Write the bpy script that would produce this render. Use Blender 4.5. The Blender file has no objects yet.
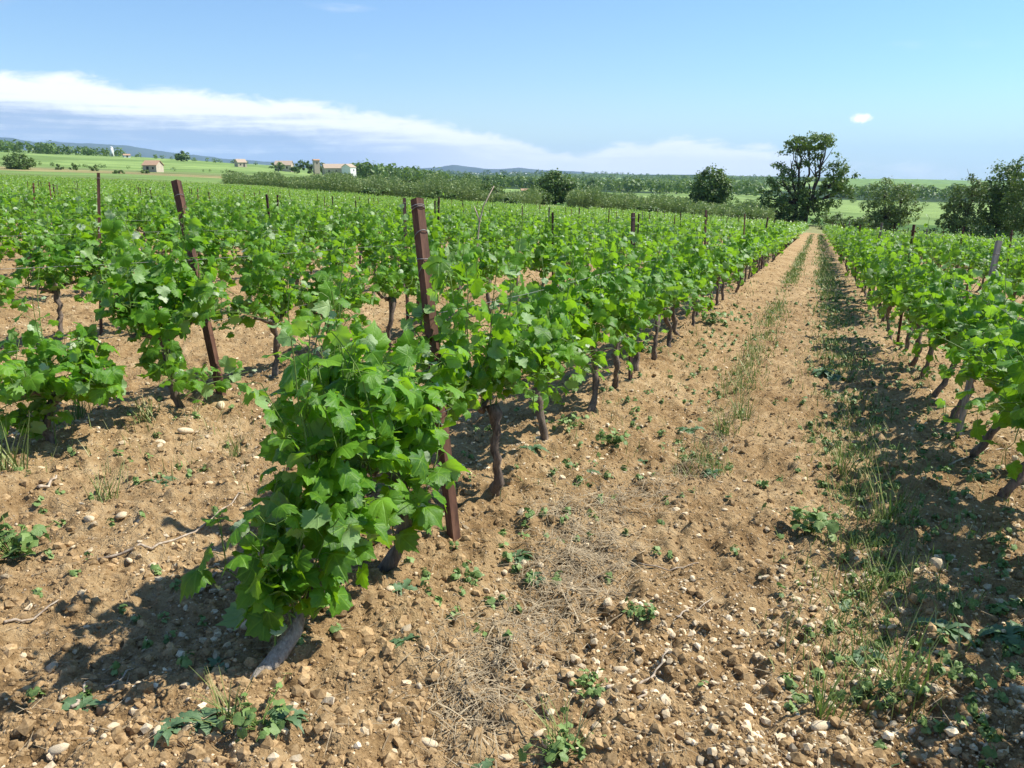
import bpy, math, random
import numpy as np
from mathutils import Vector, Matrix

R = math.radians
rnd = random.Random(7)
rng = np.random.default_rng(7)
scn = bpy.context.scene
COL = scn.collection

# ------------------------------------------------------------------ camera, sky, sun, exposure
CAM_H, PITCH, FPX = 1.5, R(15.2), 780.0
cam_data = bpy.data.cameras.new('camera')
cam = bpy.data.objects.new('camera', cam_data)
COL.objects.link(cam)
cam.location = (0, 0, CAM_H)
cam.rotation_euler = (R(90) - PITCH, 0, 0)
cam_data.sensor_width = 36
cam_data.lens = 36 * FPX / 1024
cam_data.clip_start = 0.05
cam_data.clip_end = 60000
scn.camera = cam

SUN_AZ, SUN_EL = R(75), R(50)
SUN_STRENGTH, SKY_STRENGTH, EXPOSURE = 5.0, 0.10, 0.62
HAZE_DENSITY = 5e-5

scn.view_settings.view_transform = 'Standard'
scn.view_settings.look = 'None'
scn.view_settings.gamma = 1
scn.view_settings.exposure = EXPOSURE
scn.view_settings.use_curve_mapping = False
scn.render.engine = 'CYCLES'
cy = scn.cycles
cy.max_bounces = 7
cy.diffuse_bounces = 2
cy.glossy_bounces = 2
cy.transmission_bounces = 4
cy.transparent_max_bounces = 4
cy.volume_bounces = 1
cy.use_denoising = True
cy.sample_clamp_indirect = 6.0
try:
    cy.denoiser = 'OPENIMAGEDENOISE'
    cy.denoising_input_passes = 'RGB_ALBEDO_NORMAL'
    cy.denoising_prefilter = 'ACCURATE'
except Exception:
    pass

sun_data = bpy.data.lights.new('sun', 'SUN')
sun_data.energy = SUN_STRENGTH
sun_data.angle = R(0.5)
sun_data.color = (1.0, 0.955, 0.87)
sun = bpy.data.objects.new('sun', sun_data)
COL.objects.link(sun)
SUNV = Vector((math.sin(SUN_AZ) * math.cos(SUN_EL), math.cos(SUN_AZ) * math.cos(SUN_EL), math.sin(SUN_EL)))
sun.rotation_mode = 'QUATERNION'
sun.rotation_quaternion = SUNV.to_track_quat('Z', 'Y')
sun.location = SUNV * 40


# ------------------------------------------------------------------ node helper
class NT:
    def __init__(s, tree):
        s.t = tree
        tree.nodes.clear()

    def n(s, typ, _in=None, **kw):
        nd = s.t.nodes.new(typ)
        for k, v in kw.items():
            setattr(nd, k, v)
        for k, v in (_in or {}).items():
            s.set(nd.inputs[k], v)
        return nd

    def set(s, sock, v):
        if isinstance(v, bpy.types.NodeSocket):
            s.t.links.new(v, sock)
        elif isinstance(v, bpy.types.Node):
            s.t.links.new(v.outputs[0], sock)
        else:
            if sock.type == 'RGBA' and len(v) == 3:
                v = (*v, 1)
            sock.default_value = v

    def m(s, op, a, b=None, c=None, clamp=False):
        nd = s.n('ShaderNodeMath', operation=op, use_clamp=clamp)
        for i, x in enumerate((a, b, c)):
            if x is not None:
                s.set(nd.inputs[i], x)
        return nd.outputs[0]

    def mr(s, v, a, b, c=0.0, d=1.0, smooth=True):
        nd = s.n('ShaderNodeMapRange', interpolation_type='SMOOTHSTEP' if smooth else 'LINEAR')
        for i, x in enumerate((v, a, b, c, d)):
            s.set(nd.inputs[i], x)
        return nd.outputs[0]

    def mix(s, f, a, b, blend='MIX'):
        nd = s.n('ShaderNodeMix', data_type='RGBA', blend_type=blend)
        s.set(nd.inputs[0], f)
        s.set(nd.inputs[6], a)
        s.set(nd.inputs[7], b)
        return nd.outputs[2]

    def ramp(s, f, stops, interp='LINEAR'):
        nd = s.n('ShaderNodeValToRGB')
        cr = nd.color_ramp
        cr.interpolation = interp
        while len(cr.elements) < len(stops):
            cr.elements.new(0.5)
        for e, (p, c) in zip(cr.elements, stops):
            e.position = p
            e.color = (*c, 1) if not isinstance(c, (int, float)) else (c, c, c, 1)
        s.set(nd.inputs[0], f)
        return nd.outputs[0]

    def noise(s, vec, scale, detail=4, rough=0.55, dist=0.0):
        nd = s.n('ShaderNodeTexNoise', {'Scale': scale, 'Detail': detail, 'Roughness': rough, 'Distortion': dist})
        if vec is not None:
            s.set(nd.inputs['Vector'], vec)
        return nd.outputs[0]


def material(name):
    m = bpy.data.materials.new(name)
    m.use_nodes = True
    return m, NT(m.node_tree)


# ------------------------------------------------------------------ world: sky texture with a cloud bank
world = bpy.data.worlds.new('World')
scn.world = world
world.use_nodes = True
w = NT(world.node_tree)
sky = w.n('ShaderNodeTexSky', sky_type='NISHITA')
sky.sun_disc = False
sky.sun_elevation = SUN_EL
sky.sun_rotation = SUN_AZ
sky.air_density = 1.0
sky.dust_density = 0.55
sky.ozone_density = 2.0
tc = w.n('ShaderNodeTexCoord')
sep = w.n('ShaderNodeSeparateXYZ', {0: tc.outputs['Generated']})
dx, dy, dz = sep.outputs
az = w.m('MULTIPLY', w.m('ARCTAN2', dx, dy), 180 / math.pi)
el = w.m('MULTIPLY', w.m('ARCSINE', dz), 180 / math.pi)
azel = w.n('ShaderNodeCombineXYZ', {0: az, 1: el})
stretch = w.n('ShaderNodeMapping', {0: azel.outputs[0], 3: (0.16, 0.9, 1)}).outputs[0]
billow = w.noise(stretch, 0.9, 6, 0.58, 0.3)
fine = w.noise(w.n('ShaderNodeMapping', {0: azel.outputs[0], 3: (0.5, 1.3, 1)}).outputs[0], 1.5, 6, 0.6, 0.4)
bands = w.noise(w.n('ShaderNodeMapping', {0: azel.outputs[0], 3: (0.05, 1.0, 1)}).outputs[0], 1.1, 4, 0.55, 0.2)
# top edge of the bank in degrees of elevation, against azimuth -60..60
azn = w.mr(az, -60, 60, 0, 1, smooth=False)


def azp(a):
    return (a + 60) / 120


top = w.m('MULTIPLY', w.ramp(azn, [(azp(-60), 0.95), (azp(-36), 0.79), (azp(-32.5), 0.75), (azp(-18), 0.62), (azp(-6.5), 0.46),
                                    (azp(0.5), 0.27), (azp(3.4), 0.18), (azp(5), 0.18), (azp(7.5), 0.27), (azp(12), 0.29), (azp(17.5), 0.20), (azp(22), 0.06)]), 8.0)
puffs = w.noise(w.n('ShaderNodeMapping', {0: azel.outputs[0], 3: (0.42, 1.0, 1)}).outputs[0], 0.75, 7, 0.62, 0.5)
amp = w.mr(top, 0.8, 2.6, 1.0, 0.85, smooth=False)
d = w.m('SUBTRACT', w.m('ADD', top, w.m('MULTIPLY', w.m('ADD', w.m('MULTIPLY', w.m('SUBTRACT', billow, 0.5), 1.5), w.m('MULTIPLY', w.m('SUBTRACT', puffs, 0.5), 2.1)), amp)), el)
mask = w.mr(d, -0.15, 0.55)
mask = w.m('MULTIPLY', mask, w.mr(w.m('ADD', top, w.m('MULTIPLY', w.m('SUBTRACT', puffs, 0.5), 3.0)), -0.1, 1.9))
depth = w.m('DIVIDE', d, w.m('ADD', top, 0.25))
body = w.m('ADD', w.m('ADD', depth, w.m('MULTIPLY', w.m('SUBTRACT', bands, 0.5), 1.3)), w.m('MULTIPLY', w.m('SUBTRACT', fine, 0.5), 0.25))
leftness = w.mr(az, 2, -16)
dark_amt = w.m('MULTIPLY', w.mr(body, 0.12, 0.66), w.m('MULTIPLY_ADD', leftness, 0.72, 0.24))
WHITE = (7.6, 7.8, 8.1)
GREY = (2.65, 3.55, 5.3)
cloud_col = w.mix(dark_amt, WHITE, GREY)
sat = w.n('ShaderNodeHueSaturation', {'Saturation': 1.05, 'Value': 1.0, 'Color': w.mix(1.0, sky.outputs[0], w.mix(w.mr(el, 1, 14), (0.86, 0.98, 1.10), (0.92, 1.04, 1.18)), 'MULTIPLY')}).outputs[0]
sat = w.mix(1.0, sat, w.mix(w.mr(az, -5, 35), (1, 1, 1), (0.80, 0.93, 1.0)), 'MULTIPLY')
sat = w.mix(w.m('MULTIPLY', w.mr(el, 6.5, 0.0), 0.5), sat, (4.2, 5.7, 7.1))
col = w.mix(w.m('MULTIPLY', mask, 0.95), sat, cloud_col)
# one small puff and thin wisps
ex = w.m('DIVIDE', w.m('SUBTRACT', az, 23.05), 0.78)
ey = w.m('DIVIDE', w.m('SUBTRACT', el, 3.33), 0.34)
rr = w.m('SQRT', w.m('ADD', w.m('MULTIPLY', ex, ex), w.m('MULTIPLY', ey, ey)))
puff = w.mr(w.m('ADD', rr, w.m('MULTIPLY', w.m('SUBTRACT', w.noise(azel.outputs[0], 1.7, 5, 0.6), 0.5), 1.6)), 1.1, 0.35)
col = w.mix(w.m('MULTIPLY', puff, 1.0), col, (8.6, 8.6, 8.6))
wisp = w.m('MULTIPLY', w.mr(w.noise(w.n('ShaderNodeMapping', {0: azel.outputs[0], 2: (0, 0, 0.2), 3: (0.10, 0.5, 1)}).outputs[0], 0.75, 5, 0.6), 0.60, 0.80), w.mr(el, 6, 9))
col = w.mix(w.m('MULTIPLY', wisp, 0.35), col, WHITE)
gx = w.m('DIVIDE', w.m('SUBTRACT', az, -32.5), 2.2)
gy = w.m('DIVIDE', w.m('SUBTRACT', el, 9.6), 0.8)
gr = w.m('SQRT', w.m('ADD', w.m('MULTIPLY', gx, gx), w.m('MULTIPLY', gy, gy)))
scrap = w.mr(w.m('ADD', gr, w.m('MULTIPLY', w.m('SUBTRACT', puffs, 0.5), 1.6)), 1.2, 0.2)
col = w.mix(w.m('MULTIPLY', scrap, 0.55), col, (3.6, 4.2, 5.8))
bg = w.n('ShaderNodeBackground', {0: col, 1: SKY_STRENGTH})
w.t.links.new(bg.outputs[0], w.n('ShaderNodeOutputWorld').inputs[0])

# ------------------------------------------------------------------ the lie of the land
SP, CP = math.sin(PITCH), math.cos(PITCH)
PA, PB = -0.0489176, -0.0417588            # slope of the vineyard in x and y
ROW_AZ = R(21.05)
U = np.array([math.sin(ROW_AZ), math.cos(ROW_AZ)])      # along the rows
Vv = np.array([math.cos(ROW_AZ), -math.sin(ROW_AZ)])    # across the rows
SPACING, S0 = 2.52, 1.07                   # row spacing; row on the shaded side of the path
FIELD_T = 112.0


def st(s, t):
    return np.array([s * Vv[0] + t * U[0], s * Vv[1] + t * U[1]])


def ray(px, py):
    X, Y = (px - 512) / FPX, (384 - py) / FPX
    return np.array([X, Y * SP + CP, Y * CP - SP])


def tan_el(px, py):
    q = ray(px, py)
    return q[2] / math.hypot(q[0], q[1])


_hx = np.array([-1500, -500, 0, 128, 256, 400, 480, 600, 710, 815, 900, 1024, 1400, 2600.])
_layers = [  # distance of a ring of terrain and the height it reaches there, azimuth by azimuth
    (None, [172, 174, 180, 186, 192, 204, 209, 216, 224, 233, 242, 251, 258, 262]),
    (None, [170, 171, 175, 181, 187, 199, 204, 211, 219, 228, 236, 244, 252, 256]),
    (300, [166, 167, 170, 174, 180, 189, 193, 199, 205, 212, 218, 224, 230, 234]),
    (500, [157, 158, 160, 165, 170, 182, 190, 195, 198, 203, 207, 211, 214, 216]),
    (800, [149, 150, 151, 156, 165, 181, 186, 190, 193, 196, 197, 197, 198, 200]),
    (1500, [150, 150, 151, 156, 165, 178, 181, 183, 184, 187, 186, 186, 188, 190]),
    (3000, [153, 153, 154, 158, 166, 175, 176, 175, 177, 179, 181, 182, 182, 184]),
    (6000, [163, 163, 163, 165, 168, 174, 175, 175, 178, 180, 181.5, 182.5, 183, 185]),
    (12500, [171, 171, 171, 171, 172, 175, 176, 178, 180, 182, 183, 184, 186, 188]),
]


def az_to_px(a):
    return 512 + 803 * np.tan(np.clip(a, -1.35, 1.35))


def px_to_az(px):
    return math.atan((px - 512) / 803)


_EL = np.array([[tan_el(min(max(px, -200), 1240), y) for px, y in zip(_hx, ys)] for _, ys in _layers])


def edge_r(a):
    return FIELD_T / np.maximum(np.cos(np.clip(a, R(-41), R(85)) - ROW_AZ), 0.30)


def hsh(ix, iy, seed):
    n = (ix.astype(np.int64) * 374761393 + iy.astype(np.int64) * 668265263 + seed * 974634541) & 0x7fffffff
    n = ((n ^ (n >> 13)) * 1274126177) & 0x7fffffff
    return ((n ^ (n >> 16)) & 0xffff) / 65535.0


def vnoise(x, y, seed=0):
    ix, iy = np.floor(x), np.floor(y)
    fx, fy = x - ix, y - iy
    fx, fy = fx * fx * (3 - 2 * fx), fy * fy * (3 - 2 * fy)
    a, b = hsh(ix, iy, seed), hsh(ix + 1, iy, seed)
    c, dd = hsh(ix, iy + 1, seed), hsh(ix + 1, iy + 1, seed)
    return (a * (1 - fx) + b * fx) * (1 - fy) + (c * (1 - fx) + dd * fx) * fy - 0.5


def fbm(x, y, seed=0, oct=4):
    o, amp = 0, 1.0
    for k in range(oct):
        o = o + amp * vnoise(x * 2 ** k, y * 2 ** k, seed + k)
        amp *= 0.5
    return o


def ground(x, y, micro=True):
    x, y = np.asarray(x, float), np.asarray(y, float)
    r = np.hypot(x, y) + 1e-6
    a = np.arctan2(x, y)
    a = np.clip(a, -1.35, 1.35)
    px = az_to_px(a)
    plane = PA * x + PB * y
    re = edge_r(a)
    els = [np.interp(px, _hx, _EL[k]) for k in range(len(_layers))]
    rs = [re, re * 1.16] + [np.full_like(re, L[0]) for L in _layers[2:]]
    r0 = re * 0.3
    k0 = r0 / r
    zk = [plane * k0] + [CAM_H + rr_ * e for rr_, e in zip(rs, els)]
    rk = [r0] + rs
    z = plane.copy()
    for i in range(len(zk) - 1):
        t = np.clip((r - rk[i]) / np.maximum(rk[i + 1] - rk[i], 1e-3), 0, 1)
        seg = (r > rk[i])
        z = np.where(seg, zk[i] + (zk[i + 1] - zk[i]) * t, z)
    # gentle swells far away
    far = np.clip((r - 250) / 800, 0, 1)
    z = z + far * (fbm(x / 420, y / 420, 40, 3) * np.minimum(r * 0.006, 16))
    behind = np.clip((-y - 3) / 12, 0, 1)
    z = z * (1 - behind) + behind * (PA * np.clip(x, -60, 60) * 0.5)
    if micro:
        nearf = np.clip(1.3 - r / 28, 0, 1)
        s = x * Vv[0] + y * Vv[1]
        m = ((s - S0) / SPACING + 0.5) % 1.0 - 0.5
        ridge = 0.05 * np.exp(-(m * SPACING / 0.38) ** 2)
        rut = -0.028 * (np.exp(-((m * SPACING - 0.72) / 0.17) ** 2) + np.exp(-((m * SPACING + 0.72) / 0.17) ** 2))
        infield = (r < re).astype(float)
        lump = fbm(x * 1.7, y * 1.7, 3, 3) * 0.055
        clod = np.maximum(fbm(x * 9, y * 9, 9, 3), -0.25) * 0.068
        tiny = fbm(x * 26, y * 26, 15, 2) * 0.028
        z = z + (ridge + rut) * infield * np.clip(2 - r / 60, 0, 1) + nearf * (lump + clod + tiny) * (0.4 + 0.6 * infield)
    return z


def gz(x, y):
    return float(ground(np.array([x]), np.array([y]))[0])


def on_ground(px, py):
    """the point of the vineyard soil seen along a view direction"""
    q = ray(px, py)
    t = CAM_H / (PA * q[0] + PB * q[1] - q[2])
    x, y = t * q[0], t * q[1]
    return Vector((x, y, gz(x, y)))


def far_point(px, r):
    a = px_to_az(px)
    x, y = r * math.sin(a), r * math.cos(a)
    return Vector((x, y, gz(x, y)))


def mpp(px, r):                            # metres that one pixel spans at that distance
    return r * math.cos(px_to_az(px)) * CP / FPX


# ------------------------------------------------------------------ mesh helpers
def make_mesh(name, V, F, mats, uv=None, col=None, matidx=None, smooth=True):
    """V (n,3); F list of index arrays (m,3) or (m,4)"""
    V = np.ascontiguousarray(V, np.float32)
    if isinstance(F, np.ndarray):
        F = [F]
    F = [np.asarray(f, np.int32) for f in F if len(f)]
    me = bpy.data.meshes.new(name)
    nf = sum(len(f) for f in F)
    loops = np.concatenate([f.ravel() for f in F]).astype(np.int32)
    tot = np.concatenate([np.full(len(f), f.shape[1], np.int32) for f in F])
    me.vertices.add(len(V))
    me.vertices.foreach_set('co', V.ravel())
    me.loops.add(len(loops))
    me.loops.foreach_set('vertex_index', loops)
    me.polygons.add(nf)
    start = np.zeros(nf, np.int32)
    start[1:] = np.cumsum(tot)[:-1]
    me.polygons.foreach_set('loop_start', start)
    me.polygons.foreach_set('loop_total', tot)
    me.polygons.foreach_set('use_smooth', np.full(nf, bool(smooth)))
    for mt in (mats if isinstance(mats, (list, tuple)) else [mats]):
        me.materials.append(mt)
    if matidx is not None:
        me.polygons.foreach_set('material_index', np.asarray(matidx, np.int32))
    if uv is not None:
        l = me.uv_layers.new(name='UVMap')
        l.data.foreach_set('uv', np.ascontiguousarray(uv[loops], np.float32).ravel())
    if col is not None:
        c = me.color_attributes.new('tint', 'FLOAT_COLOR', 'POINT')
        cc = np.ones((len(V), 4), np.float32)
        cc[:, :col.shape[1]] = col
        c.data.foreach_set('color', cc.ravel())
    me.update(calc_edges=True)
    return me


class MB:
    """collects geometry for one mesh"""

    def __init__(s):
        s.V, s.F, s.C, s.UV, s.n = [], {3: [], 4: []}, [], [], 0

    def add(s, V, F, col=(0.5, 0, 0), uv=None):
        V = np.asarray(V, float).reshape(-1, 3)
        F = np.asarray(F, int)
        if F.ndim == 1:
            F = F[None]
        s.V.append(V)
        s.F[F.shape[1]].append(F + s.n)
        c = np.asarray(col, float)
        s.C.append(np.tile(c, (len(V), 1)) if c.ndim == 1 else c)
        s.UV.append(np.zeros((len(V), 2)) if uv is None else uv)
        s.n += len(V)

    def box(s, c, size, rotz=0.0, col=(0.5, 0, 0)):
        x, y, z = [q / 2 for q in size]
        P = np.array([[-x, -y, -z], [x, -y, -z], [x, y, -z], [-x, y, -z], [-x, -y, z], [x, -y, z], [x, y, z], [-x, y, z]])
        cs, sn = math.cos(rotz), math.sin(rotz)
        P = P @ np.array([[cs, sn, 0], [-sn, cs, 0], [0, 0, 1]]) + np.array(c)
        s.add(P, [[0, 3, 2, 1], [4, 5, 6, 7], [0, 1, 5, 4], [1, 2, 6, 5], [2, 3, 7, 6], [3, 0, 4, 7]], col)

    def tube(s, pts, rad, n=6, jitter=0.0, col=(0.5, 0, 0), caps=True, twist=0.0):
        pts = np.asarray(pts, float)
        k = len(pts)
        rad = np.broadcast_to(np.asarray(rad, float), (k,))
        tan = np.gradient(pts, axis=0)
        tan /= np.linalg.norm(tan, axis=1)[:, None] + 1e-9
        ref = np.array([0, 0, 1.0]) if abs(tan[:, 2]).mean() < 0.8 else np.array([1.0, 0, 0])
        a = np.cross(tan, ref)
        a /= np.linalg.norm(a, axis=1)[:, None] + 1e-9
        b = np.cross(tan, a)
        ang = np.arange(n) * 2 * np.pi / n
        A = ang[None] + np.arange(k)[:, None] * twist
        rr_ = rad[:, None] * (1 + jitter * rng.normal(0, 1, (k, n))) if jitter else np.repeat(rad[:, None], n, 1)
        P = pts[:, None] + (np.cos(A) * rr_)[..., None] * a[:, None] + (np.sin(A) * rr_)[..., None] * b[:, None]
        i = np.arange(k - 1)[:, None] * n
        j = np.arange(n)[None]
        q = np.stack([i + j, i + (j + 1) % n, i + n + (j + 1) % n, i + n + j], -1).reshape(-1, 4)
        s.add(P.reshape(-1, 3), q, col)
        if caps:
            base = s.n - k * n
            s.V.append(pts[[0, -1]])
            s.C.append(np.tile(np.asarray(col, float), (2, 1)))
            s.UV.append(np.zeros((2, 2)))
            c0, c1 = s.n, s.n + 1
            s.n += 2
            e = base + (k - 1) * n
            s.F[3].append(np.array([[base + (t + 1) % n, base + t, c0] for t in range(n)] + [[e + t, e + (t + 1) % n, c1] for t in range(n)]))

    def mesh(s, name, mats, smooth=True):
        F = [np.concatenate(s.F[k]) for k in (3, 4) if s.F[k]]
        return make_mesh(name, np.concatenate(s.V), F, mats, np.concatenate(s.UV), np.concatenate(s.C), smooth=smooth)

    def obj(s, name, mats, parent=None, smooth=True):
        return link(name, s.mesh(name, mats, smooth), parent)


def link(name, data, parent=None, loc=None):
    o = bpy.data.objects.new(name, data)
    COL.objects.link(o)
    if parent:
        o.parent = parent
    if loc is not None:
        o.location = loc
    return o


def tag(o, label=None, cat=None, group=None, kind=None):
    if label:
        o['label'] = label
    if cat:
        o['category'] = cat
    if group:
        o['group'] = group
    if kind:
        o['kind'] = kind
    return o


def empty(name, loc, label, cat, group=None, rotz=0.0):
    o = link(name, None, None, loc)
    o.empty_display_size = 0.1
    o.rotation_euler = (0, 0, rotz)
    return tag(o, label, cat, group)


def copy_tree(o, parent=None):
    c = o.copy()
    COL.objects.link(c)
    if parent:
        c.parent = parent
    for ch in list(o.children):
        copy_tree(ch, c)
    return c


def rotmats(Z, Y):
    """rotation matrices (n,3,3) whose columns are X, Y', Z for the given normals Z and rough tip directions Y"""
    Z = Z / (np.linalg.norm(Z, axis=1)[:, None] + 1e-9)
    Y = Y - Z * (Y * Z).sum(1)[:, None]
    Y = Y / (np.linalg.norm(Y, axis=1)[:, None] + 1e-9)
    X = np.cross(Y, Z)
    return np.stack([X, Y, Z], -1)


# ------------------------------------------------------------------ materials
def leaf_material(name, dark, mid, light, under, transl, tfac=0.34, rough=0.42, veins=True, young=(0.50, 0.56, 0.36)):
    m, t = material(name)
    at = t.n('ShaderNodeAttribute', attribute_name='tint')
    sp = t.n('ShaderNodeSeparateColor', {0: at.outputs[0]})
    r_, g_, b_ = sp.outputs
    c = t.ramp(r_, [(0.0, dark), (0.5, mid), (1.0, light)])
    geo = t.n('ShaderNodeNewGeometry')
    pos = geo.outputs['Position']
    mott = t.noise(pos, 60, 3, 0.6)
    c = t.mix(t.mr(mott, 0.35, 0.7, 0, 0.35), c, light)
    bump_h = t.noise(pos, 130, 3, 0.6)
    if veins:
        uv = t.n('ShaderNodeUVMap')
        s2 = t.n('ShaderNodeSeparateXYZ', {0: uv.outputs[0]})
        ux, uy = s2.outputs[0], s2.outputs[1]
        best = None
        for ang in (0, 52, -52, 108, -108):
            ca, sa = math.cos(R(ang)), math.sin(R(ang))
            along = t.m('ADD', t.m('MULTIPLY', uy, ca), t.m('MULTIPLY', ux, sa))
            across = t.m('ABSOLUTE', t.m('SUBTRACT', t.m('MULTIPLY', ux, ca), t.m('MULTIPLY', uy, sa)))
            v = t.m('ADD', across, t.mr(along, 0.0, -0.02, 0, 1))
            best = v if best is None else t.m('MINIMUM', best, v)
        vein = t.mr(best, 0.012, 0.045, 1, 0)
        c = t.mix(t.m('MULTIPLY', vein, 0.62), c, light)
        bump_h = t.m('SUBTRACT', bump_h, t.m('MULTIPLY', vein, 0.7))
    c = t.mix(g_, c, young)
    uc = t.mix(t.m('MULTIPLY', g_, 0.8), under, (0.72, 0.74, 0.62))
    c = t.mix(geo.outputs['Backfacing'], c, uc)
    bump = t.n('ShaderNodeBump', {'Strength': 0.35, 'Distance': 0.006, 'Height': bump_h})
    p = t.n('ShaderNodeBsdfPrincipled', {'Base Color': c, 'Roughness': rough, 'Normal': bump.outputs[0]})
    p.inputs['Specular IOR Level'].default_value = 0.36
    tr = t.n('ShaderNodeBsdfTranslucent', {'Color': t.mix(r_, transl, tuple(min(1, q * 1.35) for q in transl))})
    mx = t.n('ShaderNodeMixShader', {0: tfac, 1: p.outputs[0], 2: tr.outputs[0]})
    t.n('ShaderNodeOutputMaterial', {0: mx.outputs[0]})
    return m


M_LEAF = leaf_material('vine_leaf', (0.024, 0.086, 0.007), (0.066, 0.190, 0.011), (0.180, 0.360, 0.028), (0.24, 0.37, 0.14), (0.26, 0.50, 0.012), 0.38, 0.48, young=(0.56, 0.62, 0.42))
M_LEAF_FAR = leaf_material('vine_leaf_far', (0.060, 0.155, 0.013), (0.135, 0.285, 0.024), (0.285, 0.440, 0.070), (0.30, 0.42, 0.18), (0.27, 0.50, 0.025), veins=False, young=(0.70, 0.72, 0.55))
M_TREE = leaf_material('tree_leaf', (0.036, 0.076, 0.017), (0.082, 0.148, 0.028), (0.150, 0.235, 0.050), (0.14, 0.20, 0.07), (0.15, 0.24, 0.022), 0.22, 0.55, False)
M_TREE_LIGHT = leaf_material('tree_leaf_light', (0.066, 0.115, 0.032), (0.125, 0.195, 0.048), (0.195, 0.275, 0.075), (0.16, 0.21, 0.09), (0.17, 0.25, 0.035), 0.25, 0.55, False)
M_REED = leaf_material('reed_leaf', (0.095, 0.150, 0.036), (0.215, 0.285, 0.072), (0.390, 0.430, 0.150), (0.20, 0.27, 0.11), (0.17, 0.26, 0.05), 0.25, 0.55, False)
M_WEED = leaf_material('weed_leaf', (0.090, 0.160, 0.036), (0.165, 0.265, 0.068), (0.270, 0.370, 0.120), (0.12, 0.20, 0.09), (0.08, 0.17, 0.03), 0.25, 0.5, False)
M_GRASS = leaf_material('grass_blade', (0.115, 0.190, 0.035), (0.220, 0.285, 0.070), (0.44, 0.41, 0.18), (0.12, 0.18, 0.05), (0.10, 0.18, 0.03), 0.25, 0.5, False)


def simple_mat(name, a, b, scale, rough=0.85, bump=0.4, dist=0.01, stretch=None, spec=0.25, c=None):
    m, t = material(name)
    co = t.n('ShaderNodeTexCoord').outputs['Object']
    if stretch:
        co = t.n('ShaderNodeMapping', {0: co, 3: stretch}).outputs[0]
    n1 = t.noise(co, scale, 5, 0.62, 0.3)
    n2 = t.noise(co, scale * 4.3, 4, 0.6)
    f = t.m('ADD', t.m('MULTIPLY', n1, 0.65), t.m('MULTIPLY', n2, 0.35))
    stops = [(0.36, a), (0.64, b)] if c is None else [(0.34, a), (0.52, b), (0.68, c)]
    colr = t.ramp(f, stops)
    at = t.n('ShaderNodeAttribute', attribute_name='tint')
    sp = t.n('ShaderNodeSeparateColor', {0: at.outputs[0]})
    hv = t.n('ShaderNodeHueSaturation', {'Value': t.mr(sp.outputs[0], 0, 1, 0.6, 1.4, False), 'Color': colr})
    bp = t.n('ShaderNodeBump', {'Strength': bump, 'Distance': dist, 'Height': f})
    p = t.n('ShaderNodeBsdfPrincipled', {'Base Color': hv.outputs[0], 'Roughness': rough, 'Normal': bp.outputs[0]})
    p.inputs['Specular IOR Level'].default_value = spec
    t.n('ShaderNodeOutputMaterial', {0: p.outputs[0]})
    return m


M_BARK = simple_mat('vine_bark', (0.050, 0.038, 0.029), (0.24, 0.185, 0.145), 34, 0.9, 0.9, 0.012, (1, 1, 0.22))
M_BARK_GREY = simple_mat('old_vine_bark', (0.14, 0.115, 0.092), (0.48, 0.41, 0.33), 34, 0.9, 0.9, 0.012, (1, 1, 0.22))
M_TREEBARK = simple_mat('tree_bark', (0.030, 0.024, 0.018), (0.085, 0.068, 0.052), 3, 0.9)
M_SHOOT = simple_mat('green_shoot', (0.10, 0.19, 0.035), (0.20, 0.28, 0.07), 20, 0.55, 0.1)
M_RUST = simple_mat('rusty_steel', (0.044, 0.022, 0.014), (0.115, 0.054, 0.033), 26, 0.75, 0.5, 0.004, (1, 1, 0.16), 0.25, (0.20, 0.105, 0.062))
M_RUST_DARK = simple_mat('dark_rusty_steel', (0.026, 0.014, 0.013), (0.060, 0.028, 0.023), 30, 0.7, 0.3, 0.003, None, 0.3, (0.14, 0.055, 0.034))
M_WOOD_GREY = simple_mat('weathered_wood', (0.16, 0.13, 0.10), (0.40, 0.34, 0.28), 30, 0.85, 0.6, 0.004, (1, 1, 0.12))
M_WIRE = simple_mat('galvanised_wire', (0.16, 0.15, 0.14), (0.32, 0.31, 0.30), 50, 0.6, 0.1, 0.001, None, 0.3)
M_STONE = simple_mat('limestone', (0.40, 0.29, 0.165), (0.60, 0.475, 0.305), 30, 0.9, 0.5, 0.006, None, 0.2, (0.74, 0.65, 0.50))
M_CLOD = simple_mat('soil_clod', (0.205, 0.126, 0.056), (0.455, 0.315, 0.165), 40, 0.97, 0.6, 0.006, None, 0.1)
M_STRAW = simple_mat('straw', (0.17, 0.125, 0.075), (0.44, 0.35, 0.22), 12, 0.8, 0.1, 0.001)
M_TWIG = simple_mat('dry_cane', (0.22, 0.16, 0.11), (0.56, 0.47, 0.36), 26, 0.85, 0.4, 0.003, (1, 1, 0.3))
M_WALL = simple_mat('stone_wall', (0.40, 0.33, 0.24), (0.55, 0.47, 0.36), 1.6, 0.9, 0.5, 0.05)
M_PLASTER = simple_mat('white_plaster', (0.66, 0.64, 0.60), (0.80, 0.79, 0.76), 1.2, 0.85, 0.2, 0.02)
M_TILE = simple_mat('clay_tile', (0.34, 0.205, 0.125), (0.50, 0.335, 0.215), 3, 0.85, 0.5, 0.05)
M_TILE_OLD = simple_mat('old_clay_tile', (0.36, 0.27, 0.19), (0.48, 0.38, 0.28), 3, 0.85, 0.5, 0.05)
M_OPENING = simple_mat('dark_opening', (0.02, 0.018, 0.016), (0.05, 0.045, 0.04), 3, 0.5)
M_PETAL = simple_mat('mauve_petal', (0.32, 0.14, 0.46), (0.46, 0.22, 0.58), 40, 0.6, 0.1)


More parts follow.
